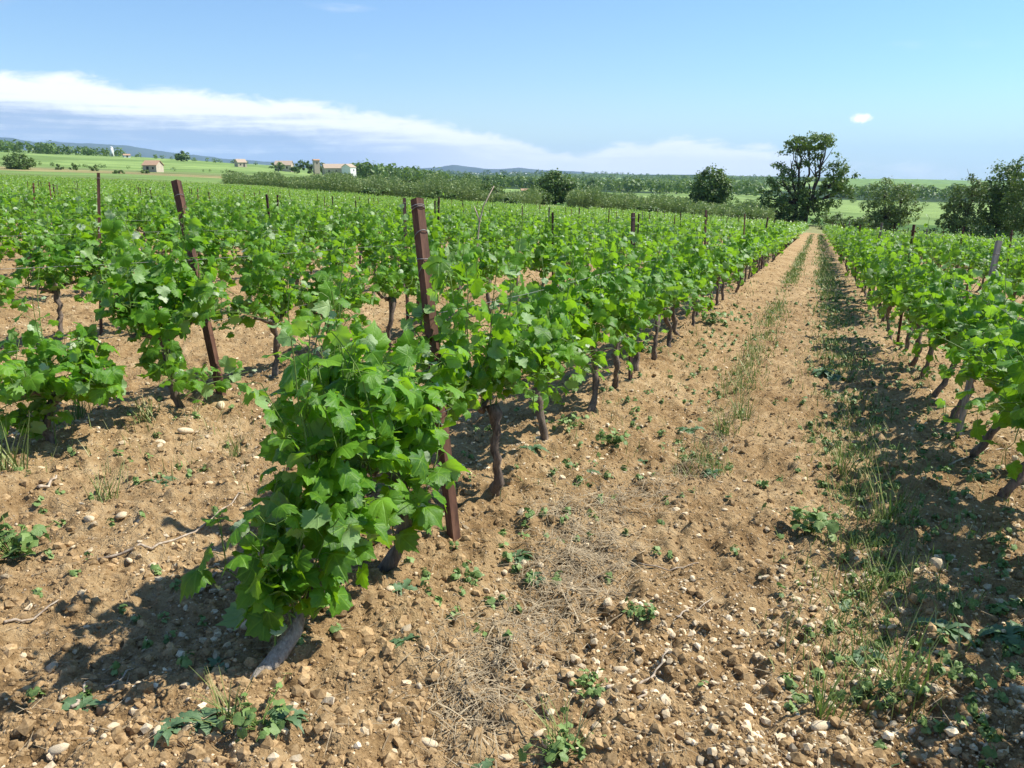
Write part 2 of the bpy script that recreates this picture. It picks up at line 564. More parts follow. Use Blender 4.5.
# ------------------------------------------------------------------ ground sheet
def ground_material():
    m, t = material('ground_soil')
    pos = t.n('ShaderNodeNewGeometry').outputs['Position']
    cov = t.n('ShaderNodeAttribute', attribute_name='tint')
    n1 = t.noise(pos, 0.8, 5, 0.6)
    n2 = t.noise(pos, 7, 6, 0.65, 0.2)
    n3 = t.noise(pos, 42, 5, 0.7)
    f = t.m('ADD', t.m('ADD', t.m('MULTIPLY', n1, 0.30), t.m('MULTIPLY', n2, 0.40)), t.m('MULTIPLY', n3, 0.30))
    soil = t.ramp(f, [(0.355, (0.115, 0.069, 0.030)), (0.455, (0.312, 0.197, 0.090)), (0.555, (0.465, 0.322, 0.165)), (0.67, (0.64, 0.498, 0.298))])
    vor = t.n('ShaderNodeTexVoronoi', {'Vector': pos, 'Scale': 55.0, 'Randomness': 1.0})
    peb = t.mr(vor.outputs['Distance'], 0.20, 0.34, 1, 0)
    sel = t.m('GREATER_THAN', t.n('ShaderNodeSeparateColor', {0: vor.outputs['Color']}).outputs[0], 0.80)
    soil = t.mix(t.m('MULTIPLY', t.m('MULTIPLY', peb, sel), 0.8), soil, (0.60, 0.47, 0.32))
    big = t.noise(pos, 0.035, 4, 0.6)
    streak = t.noise(t.n('ShaderNodeMapping', {0: pos, 2: (0, 0, R(28)), 3: (0.30, 0.012, 0.1)}).outputs[0], 1.0, 3, 0.6)
    farc = t.n('ShaderNodeHueSaturation', {'Value': t.m('ADD', t.mr(big, 0.3, 0.7, 0.68, 1.05), t.mr(streak, 0.35, 0.65, 0.0, 0.35)), 'Color': cov.outputs[0]}).outputs[0]
    c = t.mix(cov.outputs['Alpha'], farc, soil)
    h = t.m('ADD', t.m('MULTIPLY', n2, 0.5), t.m('ADD', t.m('MULTIPLY', n3, 0.4), t.m('MULTIPLY', t.m('MULTIPLY', peb, sel), 0.25)))
    bp = t.n('ShaderNodeBump', {'Strength': 1.0, 'Distance': 0.08, 'Height': h})
    p = t.n('ShaderNodeBsdfPrincipled', {'Base Color': c, 'Roughness': 0.96, 'Normal': bp.outputs[0]})
    p.inputs['Specular IOR Level'].default_value = 0.12
    t.n('ShaderNodeOutputMaterial', {0: p.outputs[0]})
    return m


GREEN = (0.150, 0.225, 0.062)
LIGHT = (0.205, 0.290, 0.085)
DRYG = (0.235, 0.235, 0.100)
BROWN = (0.25, 0.220, 0.092)
WOODC = (0.030, 0.058, 0.020)


def land_cover(x, y):
    r = np.hypot(x, y)
    a = np.clip(np.arctan2(x, y), -1.35, 1.35)
    px = az_to_px(a)
    re = edge_r(a)
    n = fbm(x / 160, y / 160, 61, 3)
    nb = fbm(x / 45, y / 45, 77, 3)
    C = np.zeros(x.shape + (4,))
    C[..., :3] = GREEN

    def put(mask, c):
        C[mask, :3] = c
    put(n > 0.12, LIGHT)
    put(n < -0.30, (0.070, 0.140, 0.030))
    put((r > re) & (r < re * 1.35), DRYG)
    put((r > re * 1.06) & (r < re * 1.35) & (nb > 0.02), (0.14, 0.19, 0.055))
    put((px < 330) & (r > 292 + 14 * nb) & (r < 342 + 22 * nb), BROWN)
    put((px < 330) & (r > 342 + 22 * nb) & (r < 372), (0.16, 0.20, 0.07))
    farw = (px > 330) & (r > 620)
    wn = fbm(x / 300, y / 300, 91, 3)
    put(farw & (wn < 0.10), WOODC)
    put(farw & (wn > 0.10) & (r < 2600), LIGHT)
    put((r > 2600) & (wn > -0.05), (0.075, 0.12, 0.04))
    put((px > 840) & (r > 900) & (r < 5200), (0.15, 0.235, 0.062))
    put((px > 840) & (r > 620) & (r < 900), WOODC)
    C[..., 3] = np.clip((re * 1.01 - r) / (re * 0.03), 0, 1)
    C[(y < -3), 3] = 1
    # thin growth greens the soil far down the rows
    return C


def build_ground():
    azs = np.concatenate([np.linspace(-180, -66, 30)[:-1], np.linspace(-66, -40, 60)[:-1], np.linspace(-40, 40, 500)[:-1], np.linspace(40, 66, 60)[:-1], np.linspace(66, 180, 30)])
    azs = np.radians(azs)
    rs = [0.35]
    while rs[-1] < 12500:
        q = 1.0075 if rs[-1] < 14 else 1.016 if rs[-1] < 900 else 1.04
        rs.append(rs[-1] * q)
    rs = np.array(rs)
    A, Rr = np.meshgrid(azs, rs)
    X, Y = Rr * np.sin(A), Rr * np.cos(A)
    Z = ground(X, Y)
    nr, na = X.shape
    Vt = np.stack([X, Y, Z], -1).reshape(-1, 3)
    i = np.arange(nr - 1)[:, None] * na
    j = np.arange(na - 1)[None]
    q = np.stack([i + j, i + j + 1, i + na + j + 1, i + na + j], -1).reshape(-1, 4)[:, ::-1]
    C = land_cover(X, Y).reshape(-1, 4)
    c0 = np.array([[0, 0, float(Z[0].mean())]])
    Vt = np.concatenate([Vt, c0])
    C = np.concatenate([C, C[:1]])
    jj = np.arange(na - 1)
    tri = np.stack([jj + 1, jj, np.full(na - 1, len(Vt) - 1)], -1)[:, ::-1]
    tri = np.stack([jj, np.full(na - 1, len(Vt) - 1), jj + 1], -1)
    me = make_mesh('ground', Vt, [q, tri], ground_material(), col=C)
    o = link('ground', me)
    tag(o, kind='structure')
    return float(Vt[:, 2].min())


GMIN = build_ground()


# ------------------------------------------------------------------ mountains on the skyline
def build_mountains():
    m, t = material('mountain_scrub')
    pos = t.n('ShaderNodeNewGeometry').outputs['Position']
    c = t.ramp(t.noise(pos, 0.002, 5, 0.6), [(0.35, (0.016, 0.028, 0.018)), (0.7, (0.046, 0.060, 0.034))])
    p = t.n('ShaderNodeBsdfPrincipled', {'Base Color': c, 'Roughness': 0.95})
    t.n('ShaderNodeOutputMaterial', {0: p.outputs[0]})
    prof = [(-700, 142), (-400, 136), (-150, 141), (0, 137), (22, 138), (45, 143), (60, 141), (85, 143), (130, 145.5), (160, 150), (185, 154), (230, 159),
            (300, 163), (360, 166), (400, 168), (435, 167.5), (455, 165), (478, 168), (500, 169), (518, 167.5), (545, 170), (600, 173), (680, 177), (760, 182), (900, 188)]
    xs = np.array([q[0] for q in prof], float)
    ys = np.array([q[1] for q in prof], float)
    pxs = np.linspace(-700, 900, 420)
    az_ = np.array([px_to_az(q) for q in pxs])
    els = np.array([tan_el(min(max(q, -200), 1240), yy) for q, yy in zip(pxs, np.interp(pxs, xs, ys))])
    offs = np.linspace(-1, 1, 15)
    r0 = 10300.0
    rows = []
    for k, o_ in enumerate(offs):
        rr_ = r0 + o_ * 1500 + 250 * fbm(pxs / 60, np.full_like(pxs, k * 0.4), 5, 3)
        crest = CAM_H + r0 * els
        base = -140.0
        f = (1 - abs(o_)) ** 0.8
        z = base + (crest - base) * f + (1 - abs(abs(o_) - 0.4) / 0.6) * 26 * fbm(pxs / 14, np.full_like(pxs, k * 0.7), 8, 4) + 9 * fbm(pxs / 9, np.full_like(pxs, 3.3), 18, 3)
        rows.append(np.stack([rr_ * np.sin(az_), rr_ * np.cos(az_), z], -1))
    P = np.stack(rows)
    nr, na = P.shape[:2]
    i = np.arange(nr - 1)[:, None] * na
    j = np.arange(na - 1)[None]
    q = np.stack([i + j, i + j + 1, i + na + j + 1, i + na + j], -1).reshape(-1, 4)[:, ::-1]
    o = link('mountains', make_mesh('mountains', P.reshape(-1, 3), [q], m))
    tag(o, kind='structure')
    return float(P[..., 2].max())


MMAX = build_mountains()


def build_haze(zlo, zhi):
    m, t = material('haze_air')
    v = t.n('ShaderNodeVolumePrincipled', {'Color': (0.46, 0.67, 1.0, 1), 'Density': HAZE_DENSITY, 'Anisotropy': 0.0})
    out = t.n('ShaderNodeOutputMaterial')
    t.t.links.new(v.outputs[0], out.inputs['Volume'])
    b = MB()
    b.box((0, 0, (zlo + zhi) / 2), (26000, 26000, zhi - zlo))
    o = b.obj('haze', m, None, False)
    tag(o, kind='stuff')


# ------------------------------------------------------------------ vine leaves
def leaf_proto(nside, variant, rings):
    ctrl_a = np.array([0, 12, 27, 42, 54, 68, 82, 96, 110, 130, 152, 172, 180.])
    ctrl_r = np.array([1.0, .90, .78, .84, .91, .83, .72, .75, .77, .70, .60, .36, .14])
    lr = np.random.default_rng(100 + variant)
    th = np.linspace(0, 176, nside)
    r_ = np.interp(th, ctrl_a, ctrl_r)
    if nside > 8:
        r_ = r_ * (1 + 0.055 * np.where(np.arange(nside) % 2 == 0, 1, -1))
    rl = r_ * (1 + lr.normal(0, 0.04, nside))
    rrr = r_ * (1 + lr.normal(0, 0.04, nside))
    ang = np.concatenate([th, -th[::-1][:-1]])
    rad = np.concatenate([rl, rrr[::-1][:-1]])
    A = np.radians(ang)
    V = [[0, 0, 0]]
    n = len(ang)
    cup = lr.uniform(0.12, 0.72)
    fold = lr.uniform(0.02, 0.22)
    ph, ph2 = lr.uniform(0, 6.28, 2)
    levels = [0.55, 1.0] if rings == 2 else [1.0]
    for L in levels:
        for a_, r0 in zip(A, rad):
            q = r0 * L
            x, y = q * math.sin(a_), q * math.cos(a_)
            z = -cup * q * q + fold * abs(x) * 0.8 + 0.18 * q * q * math.sin(3 * a_ + ph) + 0.06 * q * math.sin(7 * a_ + ph2) * (L > 0.9)
            V.append([x, y, z])
    F = [[0, 1 + (k + 1) % n, 1 + k] for k in range(n)]
    if rings == 2:
        for k in range(n):
            a0, a1, b0, b1 = 1 + k, 1 + (k + 1) % n, 1 + n + k, 1 + n + (k + 1) % n
            F += [[a0, a1, b1], [a0, b1, b0]]
    V = np.array(V)
    return V, np.array(F), V[:, :2].copy()


LEAF_HI = [leaf_proto(17, k, 2) for k in range(7)]
LEAF_MID = [leaf_proto(7, k, 1) for k in range(5)]
_q = np.array([[0, -0.15, 0], [0.72, 0.25, -0.08], [0.12, 1.0, -0.15], [-0.72, 0.3, -0.1]], float)
LEAF_LOW = [(_q, np.array([[0, 1, 2], [0, 2, 3]]), _q[:, :2].copy())]


def leaves_mesh(name, P, N, T, S, tint, protos, mat):
    """P positions of petiole ends, N normals, T tip directions, S sizes, tint (n,3)"""
    n = len(P)
    which = rng.integers(0, len(protos), n)
    Vs, Fs, Us, Cs, off = [], [], [], [], 0
    for k, (pv, pf, pu) in enumerate(protos):
        ix = np.nonzero(which == k)[0]
        if not len(ix):
            continue
        M_ = rotmats(N[ix], T[ix])
        sc = S[ix][:, None] * np.stack([rng.uniform(0.85, 1.12, len(ix)), np.ones(len(ix)), rng.uniform(0.6, 1.5, len(ix))], -1)
        W_ = np.einsum('nij,nmj->nmi', M_, pv[None] * sc[:, None]) + P[ix][:, None]
        m_ = len(pv)
        Vs.append(W_.reshape(-1, 3))
        Fs.append((pf[None] + (off + np.arange(len(ix)) * m_)[:, None, None]).reshape(-1, 3))
        Us.append(np.tile(pu, (len(ix), 1)))
        Cs.append(np.repeat(tint[ix], m_, 0))
        off += len(ix) * m_
    return make_mesh(name, np.concatenate(Vs), [np.concatenate(Fs)], mat, np.concatenate(Us), np.concatenate(Cs))


def unit(v):
    return v / (np.linalg.norm(v) + 1e-9)


def vine_proto(seed, res, height=1.18, head=0.50, n_shoots=17, lean=(0.0, 0.0), half_len=0.32, size=0.060, low=0.0, droop=1.0, tall=5, spread=0.8, suckers=0, hw=0.27, hl=0.55, ragged=False, spires=2):
    """trunk, shoots and foliage meshes of one vine; local x runs along the row"""
    g = np.random.default_rng(seed)
    hx = lean[0] + g.normal(0, 0.03)
    hy = lean[1] + g.normal(0, 0.03)
    tr = MB()
    k = 13
    tt = np.linspace(0, 1, k)
    bend = g.normal(0, 0.07, 2)
    pts = np.stack([hx * tt ** 1.15 + bend[0] * np.sin(tt * np.pi) + g.normal(0, 0.008, k), hy * tt + bend[1] * np.sin(tt * 2.4) + g.normal(0, 0.008, k), -0.10 + (head + 0.10) * tt], -1)
    rad = 0.0235 + 0.011 * np.exp(-(tt / 0.2) ** 2) + 0.011 * np.exp(-((tt - 1) / 0.15) ** 2) + g.normal(0, 0.0028, k)
    tr.tube(pts, rad, 9, 0.13)
    starts = []
    for s_ in (-1, 1):
        L = half_len * g.uniform(0.75, 1.0)
        q = np.linspace(0, 1, 6)
        arm = np.stack([hx + s_ * L * q, hy + g.normal(0, 0.02) * q, head - 0.03 + 0.10 * q ** 0.7 + g.normal(0, 0.008, 6)], -1)
        tr.tube(arm, 0.020 - 0.008 * q, 6, 0.1)
        starts += [arm[1], arm[2], arm[3], arm[4], arm[5]]
    starts.append(pts[-1])
    starts = np.array(starts)
    sh = MB()
    P, N, T, S, C = [], [], [], [], []
    step = 0.055
    for i in range(n_shoots):
        p = starts[i % len(starts)] + g.normal(0, 0.012, 3)
        a = g.uniform(0, 2 * np.pi)
        is_tall = i < tall
        e = R(g.uniform(62, 86)) if is_tall else R(g.uniform(15, 82))
        dirv = np.array([math.cos(a) * math.cos(e) * spread, math.sin(a) * math.cos(e) * spread, math.sin(e)])
        spire = tall <= i < tall + spires
        if spire:
            dirv = unit(np.array([g.normal(0, 0.13), g.normal(0, 0.13), 1.0]))
        if i >= n_shoots - suckers:
            p = pts[int(g.integers(3, 7))] + g.normal(0, 0.01, 3)
        L = g.uniform(0.50, 0.72) * (height - head) / 0.68 * (1.2 if is_tall else 0.92)
        if spire:
            L = (height - head) * g.uniform(1.15, 1.5)
        ns = max(6, int(L / step))
        dr = (g.uniform(0.0, 0.03) if is_tall else g.uniform(0.02, 0.14) * droop)
        line = [p]
        wf = g.uniform(0.35, 1.75)
        lowb = 0.43 - low - (g.uniform(0, 0.2) if g.random() < 0.3 else 0)
        cap = height + g.uniform(-0.06, 0.22) if is_tall else height * (g.uniform(0.42, 0.93) if ragged else g.uniform(0.66, 0.93))
        if ragged and is_tall:
            cap += 0.08
        elif ragged and cap > 0.8 * height:
            wf *= 0.6
        if spire:
            cap, dr = 9.0, 0.0
        for q in range(ns):
            dirv = dirv + np.array([g.normal(0, 0.07), g.normal(0, 0.07), -dr + g.normal(0, 0.04)])
            if p[2] > cap and dirv[2] > -0.05:
                dirv[2] = -0.12 + g.normal(0, 0.08)
            if p[2] < lowb and dirv[2] < 0:
                dirv[2] += 0.25
            for ax, lim, cen in ((0, hl, hx), (1, hw, hy)):
                over = p[ax] - cen
                if abs(over) > lim * wf and dirv[ax] * over > 0:
                    dirv[ax] = -0.12 * np.sign(over)
                    dirv[2] += 0.06 * (1 if dirv[2] > 0 else -1)
            dirv = unit(dirv)
            p = p + dirv * step
            line.append(p)
        line = np.array(line)
        if res != 'low':
            sh.tube(line, np.linspace(0.0042, 0.0018, len(line)), 4 if res == 'hi' else 3, caps=False)
        for q in range(1, len(line)):
            f = q / len(line)
            if spire and f > 0.45 and q % 2:
                continue
            nl = 1 if (f > 0.85 or res == 'mid') else (2 if g.random() < 0.30 else 1)
            for _ in range(nl):
                d_ = unit(line[min(q + 1, len(line) - 1)] - line[q - 1])
                out = np.array([line[q][0] - hx, (line[q][1] - hy) * 1.6, 0.15])
                side = unit(np.cross(d_, np.array([g.normal(), g.normal(), g.normal() + 0.6])))
                if side @ out < 0 and g.random() < 0.7:
                    side = -side
                young = max(0.0, (f - 0.80) / 0.2)
                sz = size * g.uniform(0.66, 1.22) * (1 - 0.62 * young) * ((0.85 - 0.3 * f) if spire else 1.0)
                pet = unit(side * 0.9 + d_ * 0.35 + np.array([0, 0, 0.25])) * (0.055 + 0.035 * g.random()) * (1 - 0.6 * young)
                b = line[q] + pet
                if res == 'hi':
                    sh.tube(np.array([line[q], line[q] + pet * 0.5 + np.array([0, 0, 0.006]), b]), 0.0014, 3, caps=False)
                outw = unit(out)
                nrm = np.array([0, 0, 0.55]) + outw * 0.42 + g.normal(0, 0.58, 3)
                tip = side * 0.8 + outw * 0.4 + np.array([0, 0, -0.75]) + g.normal(0, 0.35, 3)
                if g.random() < 0.045:
                    nrm = -nrm
                P.append(b)
                N.append(nrm)
                T.append(tip)
                S.append(sz)
                yv = 0.0
                if young > 0.55:
                    yv = young * g.uniform(0.3, 1.0)
                elif g.random() < 0.065:
                    yv = g.uniform(0.6, 1.0)
                    S[-1] = sz * 0.5
                C.append([np.clip(0.42 + 0.25 * young + g.normal(0, 0.22), 0, 1), yv, 0])
    P, N, T, S, C = map(np.array, (P, N, T, S, C))
    if res == 'low':
        keep = g.random(len(P)) < 0.62
        P, N, T, S, C = P[keep], N[keep], T[keep], S[keep] * 1.45, C[keep]
    protos = {'hi': LEAF_HI, 'mid': LEAF_MID, 'low': LEAF_LOW}[res]
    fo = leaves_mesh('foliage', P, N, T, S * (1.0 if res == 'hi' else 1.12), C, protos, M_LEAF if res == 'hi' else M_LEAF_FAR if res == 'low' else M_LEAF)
    return dict(trunk=tr.mesh('trunk', M_BARK), shoots=sh.mesh('shoots', M_SHOOT) if res != 'low' else None, foliage=fo)


HI = [vine_proto(200 + k, 'hi', height=1.14 + 0.03 * (k % 4), n_shoots=20 + k % 4, lean=((k % 3 - 1) * 0.13, ((k * 2) % 5 - 2) * 0.035), droop=0.8 + 0.12 * (k % 4)) for k in range(9)]
MID = [vine_proto(300 + k, 'mid', height=1.12 + 0.03 * (k % 4), n_shoots=22 + k % 3, droop=0.8 + 0.1 * (k % 4)) for k in range(9)]
LOW = [vine_proto(400 + k, 'low', height=1.12 + 0.03 * (k % 4), n_shoots=22, droop=0.9) for k in range(6)]
HERO = vine_proto(11, 'hi', height=0.94, head=0.40, n_shoots=37, lean=(0.52, -0.14), half_len=0.20, size=0.062, low=0.06, droop=1.4, tall=4, spread=0.6, suckers=14, hw=0.115, hl=0.26, ragged=True, spires=5)
HERO['trunk'].materials[0] = M_BARK_GREY
SECOND = vine_proto(23, 'hi', height=1.00, head=0.42, n_shoots=30, lean=(0.05, 0.0), half_len=0.26, size=0.068, low=0.18, tall=3, spread=0.5, suckers=5, hw=0.13, hl=0.34)
SPRAWL = vine_proto(37, 'hi', height=0.80, head=0.30, n_shoots=30, lean=(0.0, 0.0), half_len=0.36, size=0.066, low=0.2, droop=1.3, tall=0, suckers=6, hw=0.34)
LEANING = [vine_proto(60 + k, 'hi', height=1.14, head=0.52, n_shoots=32, lean=(0.06 * (k - 1), -0.07 - 0.03 * k), low=0.06, droop=1.1, hw=0.36) for k in range(3)]
FULL = [vine_proto(80 + k, 'hi', height=1.16, head=0.48, n_shoots=30, lean=(0.10 * (k - 1), 0.03), low=0.02, droop=0.9, tall=5) for k in range(3)]
BUSHY = vine_proto(41, 'hi', height=1.30, head=0.52, n_shoots=34, lean=(-0.04, 0.0), size=0.066, tall=5, low=0.12, suckers=6)

ORD = ['first', 'second', 'third', 'fourth', 'fifth', 'sixth', 'seventh', 'eighth', 'ninth', 'tenth', 'eleventh', 'twelfth', 'thirteenth', 'fourteenth', 'fifteenth', 'sixteenth']
ROW_ANG = math.pi / 2 - ROW_AZ             # local x along the row


def place_vine(s, t, pr, label, group, scale=(1, 1, 1), flip=False, dz=0.0):
    x, y = st(s, t)
    o = empty('grapevine', (x, y, gz(x, y) - 0.0 + dz), label, 'grapevine', group, ROW_ANG + (math.pi if flip else 0) + rnd.gauss(0, 0.12))
    o.scale = scale
    for part in ('trunk', 'shoots', 'foliage'):
        if pr[part] is not None:
            link(part, pr[part], o)
    return o


ROWS = {}          # k -> offset; k=0 shades the path, k=1 has the square post, k=2 the slanting post
for k in range(-12, 66):
    ROWS[k] = S0 - SPACING * k


def row_name(k):
    if k == 0:
        return 'path-shading row'
    if k == 1:
        return 'row with the thick square post'
    if k == 2:
        return 'row with the slanting rusty post'
    if k > 2:
        return (ORD[k - 3] if k - 3 < len(ORD) else 'far') + ' row behind the slanting post'
    return (ORD[-k - 1] if -k - 1 < len(ORD) else 'far') + ' row past the path-shading row'


def vine_positions(k):
    """distances along a row at which vines stand (the near ones taken from the photograph)"""
    g = np.random.default_rng(900 + k)
    if k == 1:
        ts = [1.58, 2.44, 3.48, 4.44, 5.28, 6.20, 7.0, 7.75, 8.6]
    elif k == 2:
        ts = [2.1, 3.07, 4.0, 4.92, 5.95, 6.8, 7.7]
    elif k == 0:
        ts = [1.2, 2.15, 3.1, 3.95, 4.72, 5.64, 6.61, 7.5, 8.41]
    else:
        ts = [-30 + g.uniform(0, 0.9)]
    while ts[-1] < FIELD_T - 1:
        ts.append(ts[-1] + 0.93 + g.normal(0, 0.05))
    return ts


def in_view(x, y, z, margin=25):
    q = np.array([x, y, z - CAM_H])
    f = q[1] * CP - q[2] * SP
    upv = q[1] * SP + q[2] * CP
    if f < 0.3:
        return False
    px, py = 512 + FPX * q[0] / f, 384 - FPX * upv / f
    return -margin < px < 1024 + margin and py < 768 + margin


def near_k0(k, i):
    return k == 0 and i < 3


allv, beside = [], []
for k, s in ROWS.items():
    for i, t in enumerate(vine_positions(k)):
        x, y = st(s, t)
        z = PA * x + PB * y + 0.7
        r = math.hypot(x, y)
        aside = (not in_view(x, y, z, 25 + 380 / max(r, 1))) and in_view(x, y, z, 460) and r > 6.5
        near_extra = (k == 0 and i < 3)    # just out of frame, their shade falls into it
        if in_view(x, y, z, 25 + 380 / max(r, 1)) or near_extra:
            hole = np.random.default_rng(int(k * 1000 + i + 20000)).random() < 0.045 and r > 11
            if not hole:
                allv.append((r, k, i, s, t))
        elif aside:
            beside.append((max(r, 1.0), k, i, s, t))
allv.sort()
N_SINGLE = 285
singles, rest = allv[:N_SINGLE], allv[N_SINGLE:] + beside
seen_in_row = {}
R_SINGLE = singles[-1][0]
for r, k, i, s, t in singles:
    seen_in_row[k] = seen_in_row.get(k, 0) + 1
    n = seen_in_row[k]
    g = np.random.default_rng(5000 + k * 400 + i)
    sx = (g.uniform(0.92, 1.12), g.uniform(0.9, 1.12), g.uniform(0.9, 1.07))
    grp = 'grapevines of the ' + row_name(k)
    flip = bool(g.random() < 0.5)
    pr = HI[int(g.integers(0, len(HI)))] if r < 10.5 else MID[int(g.integers(0, len(MID)))]
    if n <= 8 and abs(k - 1) <= 2:
        lab = f'grapevine {ORD[n - 1]} from the near end of the {row_name(k)}'
    else:
        lab = f'green grapevine further down the {row_name(k)}'
    if k == 1 and i == 0:
        s -= 0.05
        place_vine(s, t, HERO, 'big bushy grapevine with leaning grey trunk, standing before the thick square post', grp, (1, 1, 1), False)
        continue
    if k == 1 and i == 1:
        s -= 0.11
        place_vine(s, t, SECOND, 'tall dense grapevine pressed against the front of the thick square post', grp)
        continue
    if k == 2 and i == 1:
        place_vine(s, t, SPRAWL, 'low sprawling grapevine at the edge of the row with the slanting post', grp)
        continue
    if k == 2 and i == 2:
        place_vine(s, t, BUSHY, 'tall bushy grapevine on a stout trunk just before the slanting rusty post', grp)
        continue
    if k == 0 and r < 8:
        pr, flip = LEANING[i % 3], False
    if k == 1 and i in (2, 3, 4):
        pr, flip = FULL[i - 2], False
    if near_k0(k, i):
        s += 0.13
    place_vine(s, t, pr, lab, grp, sx, flip)


# the rest of the vineyard, thousands of vines: one object
def build_far_vines():
    Vs, Fs, Us, Cs, off = [], [], [], [], 0
    arr = {}
    for lod in range(3):
        base = []
        for pr in LOW:
            me = pr['foliage']
            co = np.zeros(len(me.vertices) * 3, np.float32)
            me.vertices.foreach_get('co', co)
            co = co.reshape(-1, 4, 3)
            cc = np.zeros(len(me.vertices) * 4, np.float32)
            me.color_attributes['tint'].data.foreach_get('color', cc)
            cc = cc.reshape(-1, 4, 4)[:, :, :3]
            n = len(co)
            keep = {0: n, 1: int(n * 0.55), 2: int(n * 0.28)}[lod]
            ix = np.random.default_rng(lod).permutation(n)[:keep]
            f = {0: 1.0, 1: 1.28, 2: 1.75}[lod]
            co = co[ix]
            ctr = co.mean(1, keepdims=True)
            base.append(((ctr + (co - ctr) * f).reshape(-1, 3), cc[ix].reshape(-1, 3)))
        arr[lod] = base
    g = np.random.default_rng(77)
    xs = np.array([st(s, t) for _, _, _, s, t in rest])
    zs = ground(xs[:, 0], xs[:, 1])
    for (r, k, i, s, t), (x, y), z in zip(rest, xs, zs):
        lod = 0 if r < 34 else 1 if r < 75 else 2
        co, cc = arr[lod][int(g.integers(0, len(LOW)))]
        a = ROW_ANG + (math.pi if g.random() < 0.5 else 0) + g.normal(0, 0.1)
        c_, s_ = math.cos(a), math.sin(a)
        sc = np.array([g.uniform(0.95, 1.15), g.uniform(0.9, 1.1), g.uniform(0.86, 1.1)])
        q = co * sc
        q = np.stack([q[:, 0] * c_ - q[:, 1] * s_ + x, q[:, 0] * s_ + q[:, 1] * c_ + y, q[:, 2] + z], -1)
        n = len(q)
        Vs.append(q)
        ii = np.arange(n).reshape(-1, 4)
        Fs.append(ii + off)
        c2 = cc.copy()
        c2[:, 0] = np.clip(c2[:, 0] + g.normal(0, 0.07), 0, 1)
        Cs.append(c2)
        off += n
        if r < 70:                          # a plain stem
            h = 0.5
            w_ = 0.035
            stem = np.array([[x - w_, y, z - .05], [x + w_, y, z - .05], [x + w_ * .8, y, z + h], [x - w_ * .8, y, z + h],
                             [x, y - w_, z - .05], [x, y + w_, z - .05], [x, y + w_ * .8, z + h], [x, y - w_ * .8, z + h]])
            Vs.append(stem)
            Fs.append(np.array([[0, 1, 2, 3], [4, 5, 6, 7]]) + off)
            Cs.append(np.tile([0.3, 0, 1.0], (8, 1)))
            off += 8
    F = np.concatenate(Fs)
    C = np.concatenate(Cs)
    mi = (C[F[:, 0], 2] > 0.5).astype(int)
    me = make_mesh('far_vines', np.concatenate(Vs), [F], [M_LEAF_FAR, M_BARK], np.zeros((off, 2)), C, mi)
    o = link('far_vines', me)
    tag(o, kind='stuff')


build_far_vines()


# ------------------------------------------------------------------ trellis posts
def world_at(px, py, depth):
    q = ray(px, py) * depth
    return Vector((q[0], q[1], q[2] + CAM_H))


def depth_of(p):
    return p[1] * CP - (p[2] - CAM_H) * SP


def post_frame(bot, top):
    z = (top - bot).normalized()
    x = Vector((Vv[0], Vv[1], 0))
    x = (x - z * x.dot(z)).normalized()
    y = z.cross(x)
    m = Matrix((x, y, z)).transposed().to_4x4()
    m.translation = bot
    return m, (top - bot).length


def square_post(b, side, L, turn=0.7, rim=True):
    h = side / 2
    t = 0.004
    c, s = math.cos(turn), math.sin(turn)

    def ring(hh, z):
        return [[(x * c - y * s) * hh, (x * s + y * c) * hh, z] for x, y in ((-1, -1), (1, -1), (1, 1), (-1, 1))]
    zs = [-0.25, L * 0.33, L * 0.66, L]
    Vt = sum([ring(h * (1 + rnd.gauss(0, 0.012)), z) for z in zs], []) + ring(h - t, L) + ring(h - t, L - 0.12)
    F = []
    for lv in range(5):
        for k in range(4):
            F.append([lv * 4 + k, lv * 4 + (k + 1) % 4, lv * 4 + 4 + (k + 1) % 4, lv * 4 + 4 + k])
    F.append([20, 21, 22, 23])
    b.add(Vt, F)


def angle_post(b, side, L, turn=0.4):
    """an L-section steel stake with small notches"""
    t = 0.005
    c, s = math.cos(turn), math.sin(turn)
    prof = [(0, 0), (side, 0), (side, t), (t, t), (t, side), (0, side)]
    prof = [(x - side * 0.35, y - side * 0.35) for x, y in prof]
    P = [(x * c - y * s, x * s + y * c) for x, y in prof]
    Vt = [[x, y, -0.25] for x, y in P] + [[x, y, L] for x, y in P]
    F = [[k, (k + 1) % 6, 6 + (k + 1) % 6, 6 + k] for k in range(6)]
    b.add(Vt, F)
    b.add(Vt, [[9, 8, 7, 6], [6, 11, 10, 9], [0, 1, 2, 3], [3, 4, 5, 0]])


def tie_ring(z, rad, tilt=0.0, r=0.0022):
    b = MB()
    a = np.linspace(0, 2 * np.pi, 13)
    b.tube(np.stack([np.cos(a) * rad, np.sin(a) * rad, z + tilt * np.cos(a + 0.6)], -1), r, 4, caps=False)
    return b


def near_post(base_px, top_px, side, kind, mat, label, ties, group='trellis posts near the path', turn=0.7, depth_add=0.0):
    bot = on_ground(*base_px)
    top = world_at(top_px[0], top_px[1], depth_of(bot) + depth_add)
    m, L = post_frame(bot, top)
    o = empty('trellis_post', bot, label, 'post', group)
    o.rotation_mode = 'QUATERNION'
    o.rotation_quaternion = m.to_quaternion()
    b = MB()
    (square_post if kind == 'square' else angle_post)(b, side, L, turn)
    b.obj('shaft', mat, o, False)
    for z, tl in ties:
        tie_ring(L - z, side * 0.72, tl).obj('wire_tie', M_WIRE, o)
    return o


